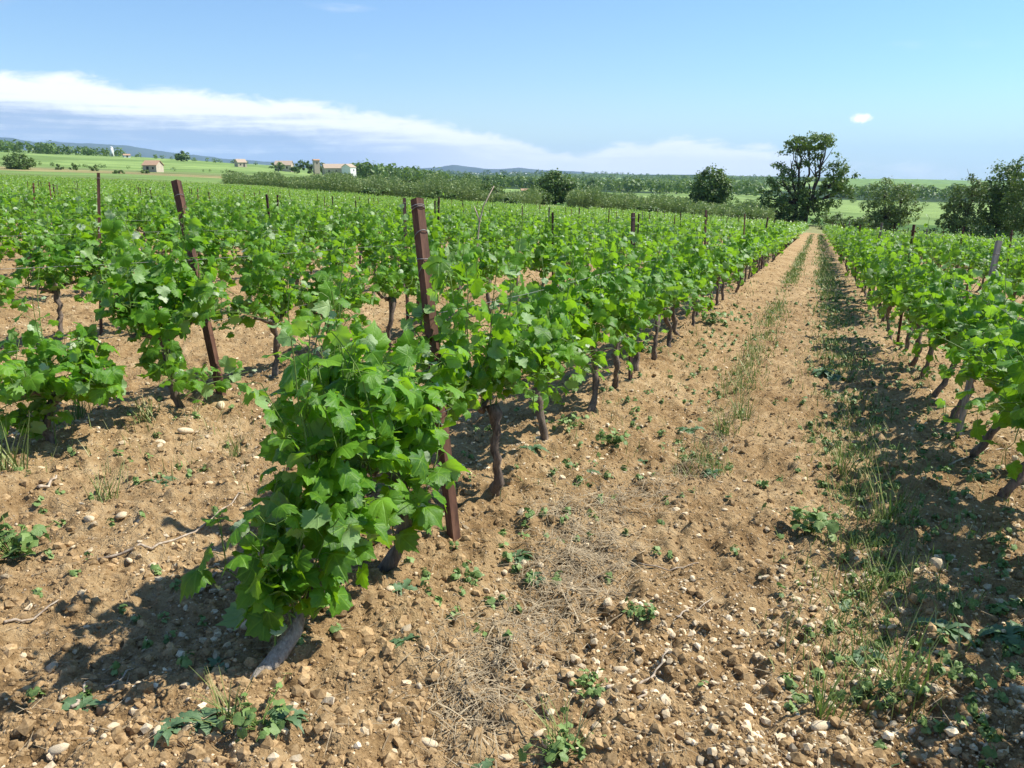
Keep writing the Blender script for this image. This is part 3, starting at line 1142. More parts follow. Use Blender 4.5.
near_post((454, 546), (417, 199), 0.043, 'square', M_RUST, 'thick square rusty steel post wound with wire, behind the big bushy vine', [(0.035, 0.004), (0.05, 0.012), (0.165, 0.02), (0.27, -0.006), (0.33, 0.03)], turn=1.15)
near_post((630, 382), (633, 213), 0.029, 'angle', M_RUST_DARK, 'dark narrow notched steel post upright among vines beside the sunlit path edge', [(0.05, 0.004), (0.4, 0.01)])
near_post((222, 402), (176, 181), 0.050, 'square', M_RUST, 'slanting rusty square post beside the tall bushy vine', [(0.12, 0.01), (0.32, 0.01)], turn=0.12)
near_post((408, 342), (404, 198), 0.030, 'angle', M_RUST_DARK, 'thin dark post standing directly behind the thick square post', [(0.06, 0.004)])
near_post((101, 336), (98, 173), 0.030, 'angle', M_RUST, 'thin rusty post standing above vines behind the slanting post', [(0.06, 0.004)])
near_post((957, 443), (999, 241), 0.030, 'square', M_WOOD_GREY, 'grey weathered wooden stake leaning inside the row that shades the path', [(0.10, 0.004)], turn=0.4)

# plain posts further off, one mesh each, copied along the rows
far_post_mesh = []
for k, (sd, mt) in enumerate(((0.034, M_RUST_DARK), (0.033, M_RUST), (0.032, M_WOOD_GREY))):
    b = MB()
    angle_post(b, sd, 1.5, 0.4 + k)
    b.box((0, 0, 1.42), (sd * 1.3, sd * 1.3, 0.018), 0.4)
    far_post_mesh.append(b.mesh('trellis_post', mt, False))


def add_post(k, t, kind=None, h=1.0):
    x, y = st(ROWS[k], t)
    g = np.random.default_rng(abs(int(k * 313 + t * 7)))
    o = link('trellis_post', far_post_mesh[int(g.choice(3, p=[0.68, 0.22, 0.10])) if kind is None else kind], None, (x, y, gz(x, y)))
    o.rotation_euler = (g.normal(0, 0.035), g.normal(0, 0.035), ROW_ANG + g.normal(0, 0.3))
    o.scale = (1, 1, h * g.uniform(0.93, 1.03))
    tag(o, f'thin upright stake showing above the leaves in the {row_name(k)}', 'post', 'stakes of the ' + row_name(k))


for k in range(-5, 26):
    g = np.random.default_rng(77 + k)
    t = {0: 10.6, 1: 11.5, 2: 12.2, 3: 13.0}.get(k, 9 + g.uniform(0, 6))
    if k < 0:
        t += 4
    while t < FIELD_T - 8:
        x, y = st(ROWS[k], t)
        if in_view(x, y, gz(x, y) + 1, 4) and math.hypot(x, y) < 75:
            add_post(k, t)
        t += 6.4 if k < 5 else 11.5
# end posts seen along the far rim of the field
for k in range(-8, 44, 2):
    x, y = st(ROWS[k], FIELD_T)
    if in_view(x, y, gz(x, y) + 1, 4):
        o = link('trellis_post', far_post_mesh[0], None, (x, y, gz(x, y)))
        o.rotation_euler = (rnd.gauss(0, .04), rnd.gauss(0, .04), 0.3)
        tag(o, 'distant dark end stake on the far rim of the vineyard', 'post', 'end stakes along the far rim')

# trellis wires
for k, t0, t1 in ((0, 3.3, 60), (1, 2.9, 60), (2, 0.4, 60), (3, -4, 60), (4, -8, 60)):
    for nm, h in (('lower', 0.58), ('upper', 1.02)):
        b = MB()
        ts = np.concatenate([np.arange(t0, 14, 0.55), np.arange(14, t1, 3.0)])
        pp = np.array([st(ROWS[k], t) for t in ts])
        zz = PA * pp[:, 0] + PB * pp[:, 1] + h + 0.03 + 0.012 * np.sin(ts * 1.1)
        b.tube(np.stack([pp[:, 0], pp[:, 1], zz], -1), 0.0012, 4)
        o = b.obj('trellis_wire', M_WIRE)
        tag(o, f'thin grey {nm} wire stretched along the {row_name(k)}', 'wire', 'trellis wires')

# a bare pale cane standing up out of the vines
b = MB()
p0 = on_ground(474, 330)
dd_ = depth_of(p0)
b.tube([world_at(474, 300, dd_), world_at(476, 262, dd_), world_at(479, 225, dd_), world_at(483, 207, dd_), world_at(494, 186, dd_)], [0.012, 0.011, 0.010, 0.008, 0.006], 6, 0.08)
b.tube([world_at(480, 222, dd_), world_at(474, 206, dd_)], [0.012, 0.006], 5)
tag(b.obj('dead_cane', M_TWIG), 'bare pale dead cane slanting up above the leaves', 'cane')


# ------------------------------------------------------------------ stones, clods, litter
def stone_protos(n, sub, flat, seed, rough=0.06):
    import bmesh
    out = []
    for k in range(n):
        bm = bmesh.new()
        bmesh.ops.create_icosphere(bm, subdivisions=sub, radius=1.0)
        g = np.random.default_rng(seed + k)
        Vt = np.array([v.co[:] for v in bm.verts])
        ph = g.uniform(0, 6, 6)
        Vt *= (1 + 0.16 * np.sin(Vt[:, [0]] * 2.3 + ph[0]) + 0.13 * np.sin(Vt[:, [1]] * 3.1 + ph[1]) + 0.12 * np.sin(Vt[:, [2]] * 2.7 + ph[2]) + g.normal(0, rough, (len(Vt), 1)))
        Vt *= np.array([1.0, g.uniform(0.6, 0.95), g.uniform(*flat)])
        F = np.array([[v.index for v in f.verts] for f in bm.faces])
        bm.free()
        out.append((Vt, F))
    return out


def scatter(name, protos, P, S, tint, mat, sink, smooth):
    Vs, Fs, Cs, off = [], [], [], 0
    which = rng.integers(0, len(protos), len(P))
    for k, (pv, pf) in enumerate(protos):
        ix = np.nonzero(which == k)[0]
        if not len(ix):
            continue
        Z = np.stack([rng.normal(0, 0.3, len(ix)), rng.normal(0, 0.3, len(ix)), np.ones(len(ix))], -1)
        Yd = rng.normal(0, 1, (len(ix), 3))
        M_ = rotmats(Z, Yd)
        q = np.einsum('nij,mj->nmi', M_, pv) * S[ix][:, None, None] + P[ix][:, None] + np.array([0, 0, 1.0]) * (S[ix] * sink)[:, None, None]
        Vs.append(q.reshape(-1, 3))
        Fs.append((pf[None] + (off + np.arange(len(ix)) * len(pv))[:, None, None]).reshape(-1, 3))
        Cs.append(np.repeat(np.stack([tint[ix], tint[ix] * 0, tint[ix] * 0], -1), len(pv), 0))
        off += len(ix) * len(pv)
    me = make_mesh(name, np.concatenate(Vs), [np.concatenate(Fs)], mat, None, np.concatenate(Cs), smooth=smooth)
    return tag(link(name, me), kind='stuff')


def spots(n, y0=236, y1=800, power=1.0, x0=-120, x1=1150):
    """ground points, denser near the viewer so that small stones are only laid where they can be made out"""
    px = rng.uniform(x0, x1, n)
    dd = (rng.random(n) ** power) * (y1 - y0) + y0
    X, Y = (px - 512) / FPX, (384 - dd) / FPX
    q = np.stack([X, Y * SP + CP, Y * CP - SP], -1)
    den = PA * q[:, 0] + PB * q[:, 1] - q[:, 2]
    ok = den > 0.03
    t = CAM_H / np.where(ok, den, 1)
    x, y = t * q[:, 0], t * q[:, 1]
    r = np.hypot(x, y)
    ok &= (r < 45)
    return x[ok], y[ok], r[ok]


def xyz(x, y):
    return np.stack([x, y, ground(x, y)], -1)


ST_LO = stone_protos(8, 1, (0.45, 0.8), 50, 0.12)
ST_HI = stone_protos(6, 2, (0.45, 0.75), 70, 0.045)
CL_LO = stone_protos(8, 1, (0.6, 0.95), 90, 0.13)

x, y, r = spots(31000, power=1.3)
size = np.maximum(0.0036 * (1 - rng.random(len(x))) ** -0.55, r * 0.0010)
size = np.minimum(size, 0.020)
dens = fbm(x * 0.9, y * 0.9, 31, 2)
keep = rng.random(len(x)) < np.clip(0.60 + 2.2 * dens, 0.05, 1)
scatter('gravel', ST_LO, xyz(x, y)[keep], size[keep], np.clip(rng.normal(0.50, 0.27, keep.sum()), 0, 1), M_STONE, 0.12, False)
x, y, r = spots(40000, power=1.3)
size = np.minimum(np.maximum(0.0045 * (1 - rng.random(len(x))) ** -0.46, r * 0.0014), 0.026)
scatter('soil_clods', CL_LO, xyz(x, y), size, np.clip(rng.normal(0.48, 0.2, len(x)), 0, 1), M_CLOD, 0.05, False)

stone_meshes = []
for k, (pv, pf) in enumerate(ST_HI):
    stone_meshes.append(make_mesh('stone', pv, [pf], M_STONE, None, np.tile([0.55 + 0.06 * (k % 3), 0, 0], (len(pv), 1)), smooth=k % 2 == 0))


def add_stone(px, py, size_px, label, group=None, k=None):
    p = on_ground(px, py)
    s = size_px * depth_of(p) / FPX / 2
    o = link('stone', stone_meshes[rnd.randrange(6) if k is None else k], None, p + Vector((0, 0, s * 0.22)))
    o.scale = (s, s, s * rnd.uniform(0.8, 1.1))
    o.rotation_euler = (rnd.uniform(-.3, .3), rnd.uniform(-.3, .3), rnd.uniform(0, 6.28))
    tag(o, label, 'stone', group)


for px, py, sz, lab in (
        (677, 511, 13, 'pale blocky stone on the path level with the thick post'),
        (820, 729, 20, 'large rounded cream stone half in shade at the front of the path'),
        (428, 738, 17, 'flat whitish stone on bare soil at the front, below the big vine'),
        (608, 604, 14, 'rounded tan stone beside the matted dry straw'),
        (112, 741, 17, 'pale stone at the front edge of the soil, in the vine shadow'),
        (60, 764, 18, 'cream stone at the very front corner of the bare soil'),
        (90, 523, 13, 'upright grey stone on bare soil between the two post rows'),
        (121, 516, 12, 'white stone next to the upright grey stone'),
        (50, 651, 14, 'roundish yellowish stone alone at the tip of the vine shadow'),
        (935, 571, 16, 'grey rounded stone in the shade beside grass tuft'),
        (186, 436, 14, 'cream stone at the foot of the stout trunk near the slanting post'),
        (160, 446, 18, 'long flat pale stone in front of the stout trunk'),
        (221, 412, 13, 'white stone lying right at the foot of the slanting post'),
        (575, 655, 12, 'small rounded cream stone in front of the matted straw'),
        (620, 663, 13, 'pale pebble near the long pale twig on the path'),
        (540, 727, 13, 'white chalky stone in the crumbly soil at the front'),
        (505, 742, 14, 'tilted oblong grey stone near the front of the soil')):
    add_stone(px, py, sz, lab)
regions = ((560, 900, 440, 760, 46, 'pale stone in the crumbly soil of the path', 'stones of the path'),
           (20, 260, 430, 760, 40, 'pale stone on the bare soil between the square post row and slanting post', 'stones between the rows'),
           (380, 560, 560, 765, 16, 'pale stone on the smooth soil below the big bushy vine', 'stones below the vine'),
           (880, 1020, 400, 640, 14, 'pale stone on the soil under the row that shades the path', 'stones under the shading row'))
for x0, x1, y0, y1, n, lab, grp in regions:
    for _ in range(n):
        py = rnd.uniform(y0, y1)
        add_stone(rnd.uniform(x0, x1), py, rnd.uniform(5, 10) * (0.5 + 0.5 * (py - 250) / 400), lab, grp)


# ------------------------------------------------------------------ weeds and grass
def blade_strip(mb, p, dirv, L, wd, droop, col, seg=4, fold=0.0):
    d_ = np.array(dirv, float)
    d_ /= np.linalg.norm(d_) + 1e-9
    side = np.cross(d_, [0, 0, 1.0])
    if np.linalg.norm(side) < 1e-3:
        side = np.array([1.0, 0, 0])
    side /= np.linalg.norm(side)
    pts, p = [], np.array(p, float)
    for k in range(seg + 1):
        f = k / seg
        wv = wd * (1 - f ** 2) * (0.55 + 0.9 * f if fold else 1) + 0.0004
        pts += [p - side * wv, p + side * wv]
        d_ = d_ + np.array([0, 0, -droop / seg])
        d_ /= np.linalg.norm(d_)
        p = p + d_ * L / seg
    F = [[2 * k, 2 * k + 1, 2 * k + 3, 2 * k + 2] for k in range(seg)]
    mb.add(pts, F, col)


def grass_tuft_mesh(seed, n, L, spread, wd=0.0022, dry=0.2):
    g = np.random.default_rng(seed)
    b = MB()
    for _ in range(n):
        a = g.uniform(0, 6.28)
        e = g.uniform(0.15, 0.7)
        blade_strip(b, (g.normal(0, spread), g.normal(0, spread), -0.01), (math.cos(a) * e, math.sin(a) * e, 1), L * g.uniform(0.45, 1.15), wd * g.uniform(.7, 1.3), g.uniform(0.1, 0.9), (1.0 if g.random() < dry else g.uniform(0.1, 0.75), 0, 0), 4)
    return b.mesh('blades', M_GRASS)


def rosette_mesh(seed, n, L, wd, jag=True):
    """a thistle-like rosette: each leaf a lobed strip arching outward"""
    g = np.random.default_rng(seed)
    b = MB()
    for k in range(n):
        a = k * 2.4 + g.normal(0, 0.3)
        LL = L * g.uniform(0.55, 1.1)
        seg = 8
        d_ = np.array([math.cos(a), math.sin(a), g.uniform(0.45, 1.1)])
        p = np.array([0, 0, 0.0])
        side = np.array([-math.sin(a), math.cos(a), g.normal(0, .15)])
        pts = []
        for q in range(seg + 1):
            f = q / seg
            wv = wd * math.sin(min(1, f * 1.06 + 0.06) * math.pi) ** 0.6 * (1.25 if q % 2 else 0.62 if jag else 1.0) + 0.001
            d_ = d_ / np.linalg.norm(d_)
            pts += [p - side * wv + np.array([0, 0, wv * 0.35]), p, p + side * wv + np.array([0, 0, wv * 0.35])]
            d_ = d_ + np.array([0, 0, -0.22])
            p = p + d_ / np.linalg.norm(d_) * LL / seg
        F = []
        for q in range(seg):
            o_ = q * 3
            F += [[o_, o_ + 1, o_ + 4, o_ + 3], [o_ + 1, o_ + 2, o_ + 5, o_ + 4]]
        b.add(pts, F, (g.uniform(0.15, 0.95), 0, 0))
    return b.mesh('leaves', M_WEED)


def clump_mesh(seed, n, Rr, h, size):
    """small bushy clump of rounded leaves (mallow-like)"""
    g = np.random.default_rng(seed)
    P = np.stack([g.normal(0, Rr, n), g.normal(0, Rr, n), g.uniform(0.02, h, n)], -1)
    N = P * np.array([4, 4, 2]) + np.array([0, 0, 0.8]) + g.normal(0, 0.4, (n, 3))
    T = P * np.array([1, 1, 0]) * 8 + g.normal(0, 0.5, (n, 3))
    me = leaves_mesh('leaves', P, N, T, size * g.uniform(0.6, 1.2, n), np.stack([g.uniform(0.1, 0.9, n), np.zeros(n), np.zeros(n)], -1), LEAF_MID, M_WEED)
    b = MB()
    for q in P:
        b.tube([[0, 0, -0.01], q * 0.55 + np.array([0, 0, 0.006]), q], 0.0012, 3, caps=False)
    return me, b.mesh('stems', M_SHOOT)


ROS = [rosette_mesh(500 + k, 11 + k % 4, 0.105, 0.014) for k in range(4)]
CLP = [clump_mesh(520 + k, 46, 0.055, 0.085, 0.024) for k in range(3)]
TUF = [grass_tuft_mesh(540 + k, 34, 0.24, 0.03, dry=0.25) for k in range(4)]


def add_plant(name, me, px, py, sc, label, cat, group=None):
    p = on_ground(px, py)
    o = link(name, me, None, p)
    o.scale = (sc,) * 3
    o.rotation_euler = (rnd.gauss(0, .08), rnd.gauss(0, .08), rnd.uniform(0, 6.28))
    return tag(o, label, cat, group)


for px, py, sc, lab in (
        (404, 606, 0.9, 'grey green rosette weed growing beside the second trunk of the square post row'),
        (458, 628, 0.85, 'small rosette weed alone on the smooth soil under the big vine'),
        (404, 660, 0.8, 'small upright rosette weed nearest the foliage of the big vine'),
        (517, 556, 1.0, 'jagged rosette weed next to the matted straw'),
        (536, 578, 0.7, 'tiny weed sprouting out of the matted straw'),
        (531, 464, 1.2, 'green weed growing between the trunks near the square post'),
        (482, 760, 1.0, 'weed at the front edge of the bare soil'),
        (287, 747, 0.8, 'little weed in front of the leaning grey trunk'),
        (172, 748, 0.8, 'little weed in the sun at the front of the vine shadow'),
        (80, 712, 1.0, 'weed with dry stems inside the tip of the vine shadow'),
        (214, 676, 1.1, 'dark weed deep in the shade of the big vine'),
        (205, 735, 1.0, 'leafy weed on bare soil a little before the leaning grey trunk'),
        (160, 484, 1.3, 'flat grey weed on the soil between the two post rows'),
        (203, 388, 2.0, 'dark leafy weed in the shade beside the slanting post'),
        (713, 474, 1.0, 'weed on the path level with the pale blocky stone'),
        (641, 456, 0.9, 'spindly weed on the soil at the sunny path edge'),
        (590, 478, 0.8, 'small green weed on the soil just before the straw'),
        (690, 428, 1.4, 'low broad weed on the path below the dark notched post'),
        (908, 745, 1.0, 'broad weed in the deep shade at the front of the path'),
        (1004, 648, 1.3, 'pale jagged thistle weed in the patch of sun at the path edge'),
        (944, 640, 1.3, 'dark broad leaved weed in shade beside the thistle'),
        (866, 652, 1.0, 'dark green weed in the middle of the shaded track'),
        (848, 602, 0.9, 'flat weed where the shade meets the sunlit path'),
        (833, 378, 2.0, 'low weed in the shaded grass strip of the path'),
        (822, 376, 1.6, 'bluish weed at the sunny side of the shaded strip')):
    add_plant('weed', ROS[rnd.randrange(4)], px, py, sc, lab, 'weed')
for px, py, sc, lab in (
        (810, 540, 1.25, 'round clump of bright green leaves on the path where shade begins'),
        (12, 548, 1.5, 'leafy green clump with a mauve flower at the edge of the soil'),
        (612, 448, 1.0, 'low green clump under the vines near the dark notched post'),
        (570, 434, 1.0, 'low green clump between two thin trunks'),
        (640, 344 + 12, 1.6, 'green clump around a trunk far along the sunny path edge'),
        (712, 328, 1.8, 'bright green patch at the foot of distant trunks'),
        (560, 752, 0.8, 'small green clump at the very front of the path'),
        (640, 616, 0.6, 'tiny green sprout beside the long pale twig'),
        (588, 690, 0.6, 'tiny green sprout on crumbly soil before the straw'),
        (262, 752, 0.8, 'bright broad leaved clump in front of the leaning trunk'),
        (905, 330, 2.0, 'green clump at trunks of the row that shades the path')):
    cl = CLP[rnd.randrange(3)]
    o = add_plant('leafy_clump', None, px, py, sc, lab, 'weed')
    link('stems', cl[1], o)
    link('leaves', cl[0], o)
    if px == 12:
        fb = MB()
        for k in range(5):
            a = k * 1.2566
            fb.add([[0, 0, 0.105], [math.cos(a - .4) * .02, math.sin(a - .4) * .02, 0.115], [math.cos(a) * .028, math.sin(a) * .028, 0.112], [math.cos(a + .4) * .02, math.sin(a + .4) * .02, 0.115]], [0, 1, 2, 3])
        fb.tube([[0, 0, 0], [0.003, 0, 0.05], [0, 0, 0.105]], 0.002, 4)
        f = fb.obj('flower', M_PETAL, o)
        f.location = (0.05, -0.02, 0)
for px, py, sc, lab in (
        (876, 586, 1.0, 'thick green grass tuft in the shaded middle of the path'),
        (888, 520, 1.3, 'tall thin grass tuft in the shade of the vine row'),
        (842, 470, 1.1, 'grass tuft where the shade strip meets the sun'),
        (905, 690, 1.2, 'tall seeding grass in the shade at the front'),
        (824, 706, 0.9, 'thin dry grass stalks beside the large rounded stone'),
        (232, 738, 0.7, 'grassy tuft near the foot of the leaning grey trunk'),
        (105, 498, 0.9, 'yellowish grass tuft on the soil between the rows'),
        (147, 430, 1.0, 'dry grass tuft in front of the stout trunk'),
        (12, 470, 1.3, 'green grass tuft under the low sprawling vine'),
        (80, 418, 1.2, 'dry grass under the low sprawling vine'),
        (235, 450, 0.8, 'sparse dry grass below the slanting post'),
        (742, 420, 1.2, 'yellow green grass on the middle strip of the path'),
        (724, 436, 1.0, 'shorter grass at the near end of the middle strip'),
        (566, 745, 0.7, 'thin dry grass at the very front of the path')):
    add_plant('grass_tuft', TUF[rnd.randrange(4)], px, py, sc, lab, 'grass tuft')


def grass_strip(name, spec, mat, seed):
    g = np.random.default_rng(seed)
    b = MB()
    for n, s0, sd, t0, t1, L, dry in spec:
        for _ in range(n):
            t = t0 * (t1 / t0) ** g.random()
            s = s0 + g.normal(0, sd)
            x, y = st(s, t)
            if vnoise(np.array([x * 1.3]), np.array([y * 1.3]), 55)[0] < -0.12 and g.random() < 0.85:
                continue
            a = g.uniform(0, 6.28)
            e = g.uniform(0.1, 0.8)
            wd = max(0.0018, t * 0.00042) * g.uniform(.7, 1.3)
            blade_strip(b, (x, y, gz(x, y) - 0.01), (math.cos(a) * e, math.sin(a) * e, 1), L * g.uniform(.4, 1.2), wd, g.uniform(0, .8), (g.uniform(0.8, 1) if g.random() < dry else g.uniform(0.1, .7), 0, 0), 3 if t < 12 else 2)
    return tag(b.obj(name, mat), kind='stuff')


grass_strip('grass', [(4200, -0.52, 0.10, 4.4, 40, 0.11, 0.45), (1500, -0.52, 0.11, 20, 100, 0.13, 0.4),
                      (7000, 0.36, 0.17, 2.4, 36, 0.11, 0.15), (2200, 0.36, 0.17, 14, 100, 0.15, 0.12),
                      (350, -1.25, 0.25, 3.4, 20, 0.09, 0.2), (1100, 0.95, 0.25, 2.6, 24, 0.09, 0.25),
                      (500, -3.3, 0.35, 2.8, 16, 0.12, 0.5), (500, -4.1, 0.4, 2.6, 16, 0.12, 0.4)], M_GRASS, 5)


def straw_patch():
    g = np.random.default_rng(8)
    b = MB()
    path = [on_ground(*q) for q in ((470, 700), (490, 668), (520, 630), (548, 598), (572, 568), (598, 545), (560, 520), (610, 505), (650, 490), (690, 468), (715, 440), (735, 415))]
    wts = np.array([1.5, 1.2, 0.9, 1.4, 2.4, 2.2, 1.4, 1.3, 1.0, 0.8, 0.7, 0.5])
    wts /= wts.sum()
    for _ in range(3800):
        c = path[int(g.choice(len(path), p=wts))]
        x, y = c[0] + g.normal(0, 0.085) + g.normal(0, 0.03), c[1] + g.normal(0, 0.14)
        a = g.uniform(0, 6.28)
        blade_strip(b, (x, y, gz(x, y) + abs(g.normal(0, 0.018))), (math.cos(a), math.sin(a), g.normal(0.10, 0.16)), g.uniform(0.04, 0.15), g.choice([0.0007, 0.0011, 0.0022], p=[.45, .4, .15]), g.uniform(0, .7), (g.uniform(0.05, 0.95), 0, 0), 3)
    for _ in range(1600):
        px, py = g.uniform(0, 1024), 330 + 430 * g.random()
        p = on_ground(px, py)
        a = g.uniform(0, 6.28)
        blade_strip(b, (p[0], p[1], p[2] + 0.006), (math.cos(a), math.sin(a), g.normal(0.05, 0.08)), g.uniform(0.03, 0.12), max(0.0008, p.length * 0.0003), g.uniform(0, .3), (g.uniform(0, 0.9), 0, 0), 2)
    return tag(b.obj('dry_straw', M_STRAW), kind='stuff')


straw_patch()


def ground_weeds():
    g = np.random.default_rng(66)
    P, N, T, S, C = [], [], [], [], []
    for n, s0, sd, t0, t1 in ((170, -1.05, 0.17, 2.2, 14), (70, -0.5, 0.25, 3, 14), (420, 0.38, 0.20, 2.2, 22), (380, 0.95, 0.24, 2.4, 18), (60, -1.9, 0.3, 1.4, 7), (110, -3.6, 0.4, 1.8, 14), (60, -2.7, 0.5, 1.0, 8)):
        for _ in range(n):
            t = t0 * (t1 / t0) ** g.random()
            x, y = st(s0 + g.normal(0, sd), t)
            z = gz(x, y)
            k = int(g.integers(5, 14))
            a = g.uniform(0, 6.28, k)
            q = g.uniform(0.012, 0.05, k) * g.uniform(0.6, 1.3)
            P.append(np.stack([x + np.cos(a) * q * 0.4, y + np.sin(a) * q * 0.4, z + 0.004 + g.uniform(0, 0.035, k)], -1))
            N.append(np.stack([np.cos(a) * 0.5, np.sin(a) * 0.5, np.full(k, 0.8)], -1) + g.normal(0, 0.25, (k, 3)))
            T.append(np.stack([np.cos(a), np.sin(a), np.full(k, 0.1)], -1))
            S.append(np.full(k, max(0.013, t * 0.0016)) * g.uniform(0.6, 1.6, k))
            C.append(np.stack([g.uniform(0.1, 1, k), np.zeros(k), np.zeros(k)], -1))
    P, N, T, S, C = map(np.concatenate, (P, N, T, S, C))
    tag(link('low_weeds', leaves_mesh('low_weeds', P, N, T, S, C, LEAF_MID, M_WEED)), kind='stuff')


ground_weeds()


def twig(pts, rad, label, h=0.012):
    b = MB()
    P = []
    for px, py in pts:
        p = on_ground(px, py)
        P.append([p[0], p[1], p[2] + h])
    P = np.array(P)
    q = np.linspace(0, len(P) - 1, len(P) * 4)
    P = np.stack([np.interp(q, np.arange(len(P)), P[:, k]) for k in range(3)], -1)
    P[:, 2] = np.maximum(ground(P[:, 0], P[:, 1]) + rad, P[:, 2] * 0.5 + 0.5 * (ground(P[:, 0], P[:, 1]) + h))
    P[:, :2] += rng.normal(0, 0.004, (len(P), 2))
    b.tube(P, np.linspace(rad, rad * 0.5, len(P)), 5, 0.1)
    tag(b.obj('twig', M_TWIG), label, 'twig')


twig([(606, 692), (630, 686), (650, 676), (668, 662)], 0.006, 'long pale broken twig on the crumbly path')
twig([(640, 700), (648, 690)], 0.005, 'short pale twig beside the long broken one')
twig([(676, 622), (694, 608), (712, 596)], 0.004, 'thin curved twig on the sunny path')
twig([(100, 558), (150, 552), (186, 538), (215, 520), (248, 502)], 0.007, 'long dry cane trailing over the soil toward the big vine')
twig([(4, 628), (34, 616), (60, 604)], 0.006, 'dry stick on the soil at the edge of the shadow')
twig([(74, 716), (82, 700), (88, 686)], 0.006, 'short whitish stick standing in the tip of the shadow')
twig([(108, 690), (134, 668)], 0.005, 'pale stick lying across the shadow')
twig([(192, 590), (230, 556), (262, 536)], 0.008, 'dark cane lying in the shade behind the big vine')
twig([(40, 494), (58, 480)], 0.010, 'short thick branch piece below the sprawling vine')
twig([(640, 560), (668, 566), (700, 562)], 0.004, 'thin straight twig on the path near the straw')
twig([(948, 470), (985, 455), (1010, 448)], 0.006, 'dead prunings under the row that shades the path')


# ------------------------------------------------------------------ trees
def crown_leaves(lobes, n, size, g, shell=0.55):
    """leaf clumps through the volume of several ellipsoid lobes, gathered into uneven sprays"""
    P, N, S = [], [], []
    vol = np.array([q[1][0] * q[1][1] * q[1][2] * q[2] for q in lobes])
    cnt = (n * vol / vol.sum()).astype(int)
    for (c, rad, dens), m_ in zip(lobes, cnt):
        c, rad = np.array(c), np.array(rad)
        nsp = max(4, m_ // 34)
        dirs = g.normal(0, 1, (nsp, 3))
        dirs /= np.linalg.norm(dirs, axis=1)[:, None]
        ctr = dirs * (shell + (1.02 - shell) * g.random((nsp, 1)) ** 0.7) * g.uniform(0.86, 1.1, (nsp, 1))
        which = g.integers(0, nsp, m_)
        off = g.normal(0, 0.115, (m_, 3))
        q = (ctr[which] + off) * rad
        P.append(q + c)
        N.append(unit_rows(q / rad) * 0.7 + g.normal(0, 0.55, (m_, 3)) + np.array([0, 0, 0.35]))
        S.append(size * g.uniform(0.6, 1.3, m_))
    return np.concatenate(P), np.concatenate(N), np.concatenate(S)


def unit_rows(a):
    return a / (np.linalg.norm(a, axis=1)[:, None] + 1e-9)


def limb(b, p0, p1, r0, r1, g, sag=0.12):
    k = 7
    t = np.linspace(0, 1, k)[:, None]
    P = np.array(p0) * (1 - t) + np.array(p1) * t
    L = np.linalg.norm(np.array(p1) - np.array(p0))
    P = P + np.sin(t * np.pi) * g.normal(0, sag * 0.5 * L, 3) * 0.6
    P[1:-1] += g.normal(0, 0.02 * L, (k - 2, 3))
    b.tube(P, np.linspace(r0, r1, k), 6, 0.05)


def tree(name, px, r, label, cat, lobes_px, n, leaf_px, mat=None, trunks=((0, 0),), trunk_r=0.3, seed=1, group=None, fork=0.35, bare=0, ground_px=None, shell=0.5):
    """lobes_px: (dx, height of centre, half width, half height, density, depth shift) in pixels at the tree's distance"""
    g = np.random.default_rng(seed)
    p = far_point(px, r)
    k = mpp(px, r)
    o = empty(name, p, label, cat, group)
    lobes = []
    a = px_to_az(px)
    rt, fw = np.array([math.cos(a), -math.sin(a), 0]), np.array([math.sin(a), math.cos(a), 0])
    for L in lobes_px:
        ddx, h, rx, rz, de, sh = L
        c = rt * ddx * k + fw * sh * k + np.array([0, 0, h * k])
        lobes.append((c, (rx * k, rx * k * 0.9, rz * k), de))
    b = MB()
    top = np.mean([q[0] for q in lobes], 0)
    forks = []
    for tx, ty in trunks:
        base = rt * tx * k + fw * ty * k
        f = base * 1.3 + (top - base) * fork
        limb(b, base + np.array([0, 0, -0.5]), f, trunk_r, trunk_r * 0.7, g, 0.05)
        forks.append(f)
    for c, rad, de in lobes:
        f = forks[int(np.argmin([np.linalg.norm(q - c) for q in forks]))]
        limb(b, f, c, trunk_r * 0.6, trunk_r * 0.2, g)
        for _ in range(5):
            q = c + g.normal(0, 0.5, 3) * np.array(rad)
            limb(b, c * 0.6 + f * 0.4, q, trunk_r * 0.25, trunk_r * 0.06, g)
    for _ in range(bare):
        f = forks[0]
        e = f + np.array([g.normal(0, 1), g.normal(0, 1), abs(g.normal(1.2, 0.5))]) * top[2] * 0.3
        limb(b, f, e, trunk_r * 0.2, 0.02, g)
    b.obj('trunk', M_TREEBARK, o)
    P, N, S = crown_leaves(lobes, n, leaf_px * k, g, shell)
    T = g.normal(0, 1, (len(P), 3)) + np.array([0, 0, -0.4])
    tint = np.stack([np.clip(g.normal(0.5, 0.25, len(P)), 0, 1), np.zeros(len(P)), np.zeros(len(P))], -1)
    link('crown', leaves_mesh('crown', P, N, T, S, tint, LEAF_LOW, mat or M_TREE), o)
    return o


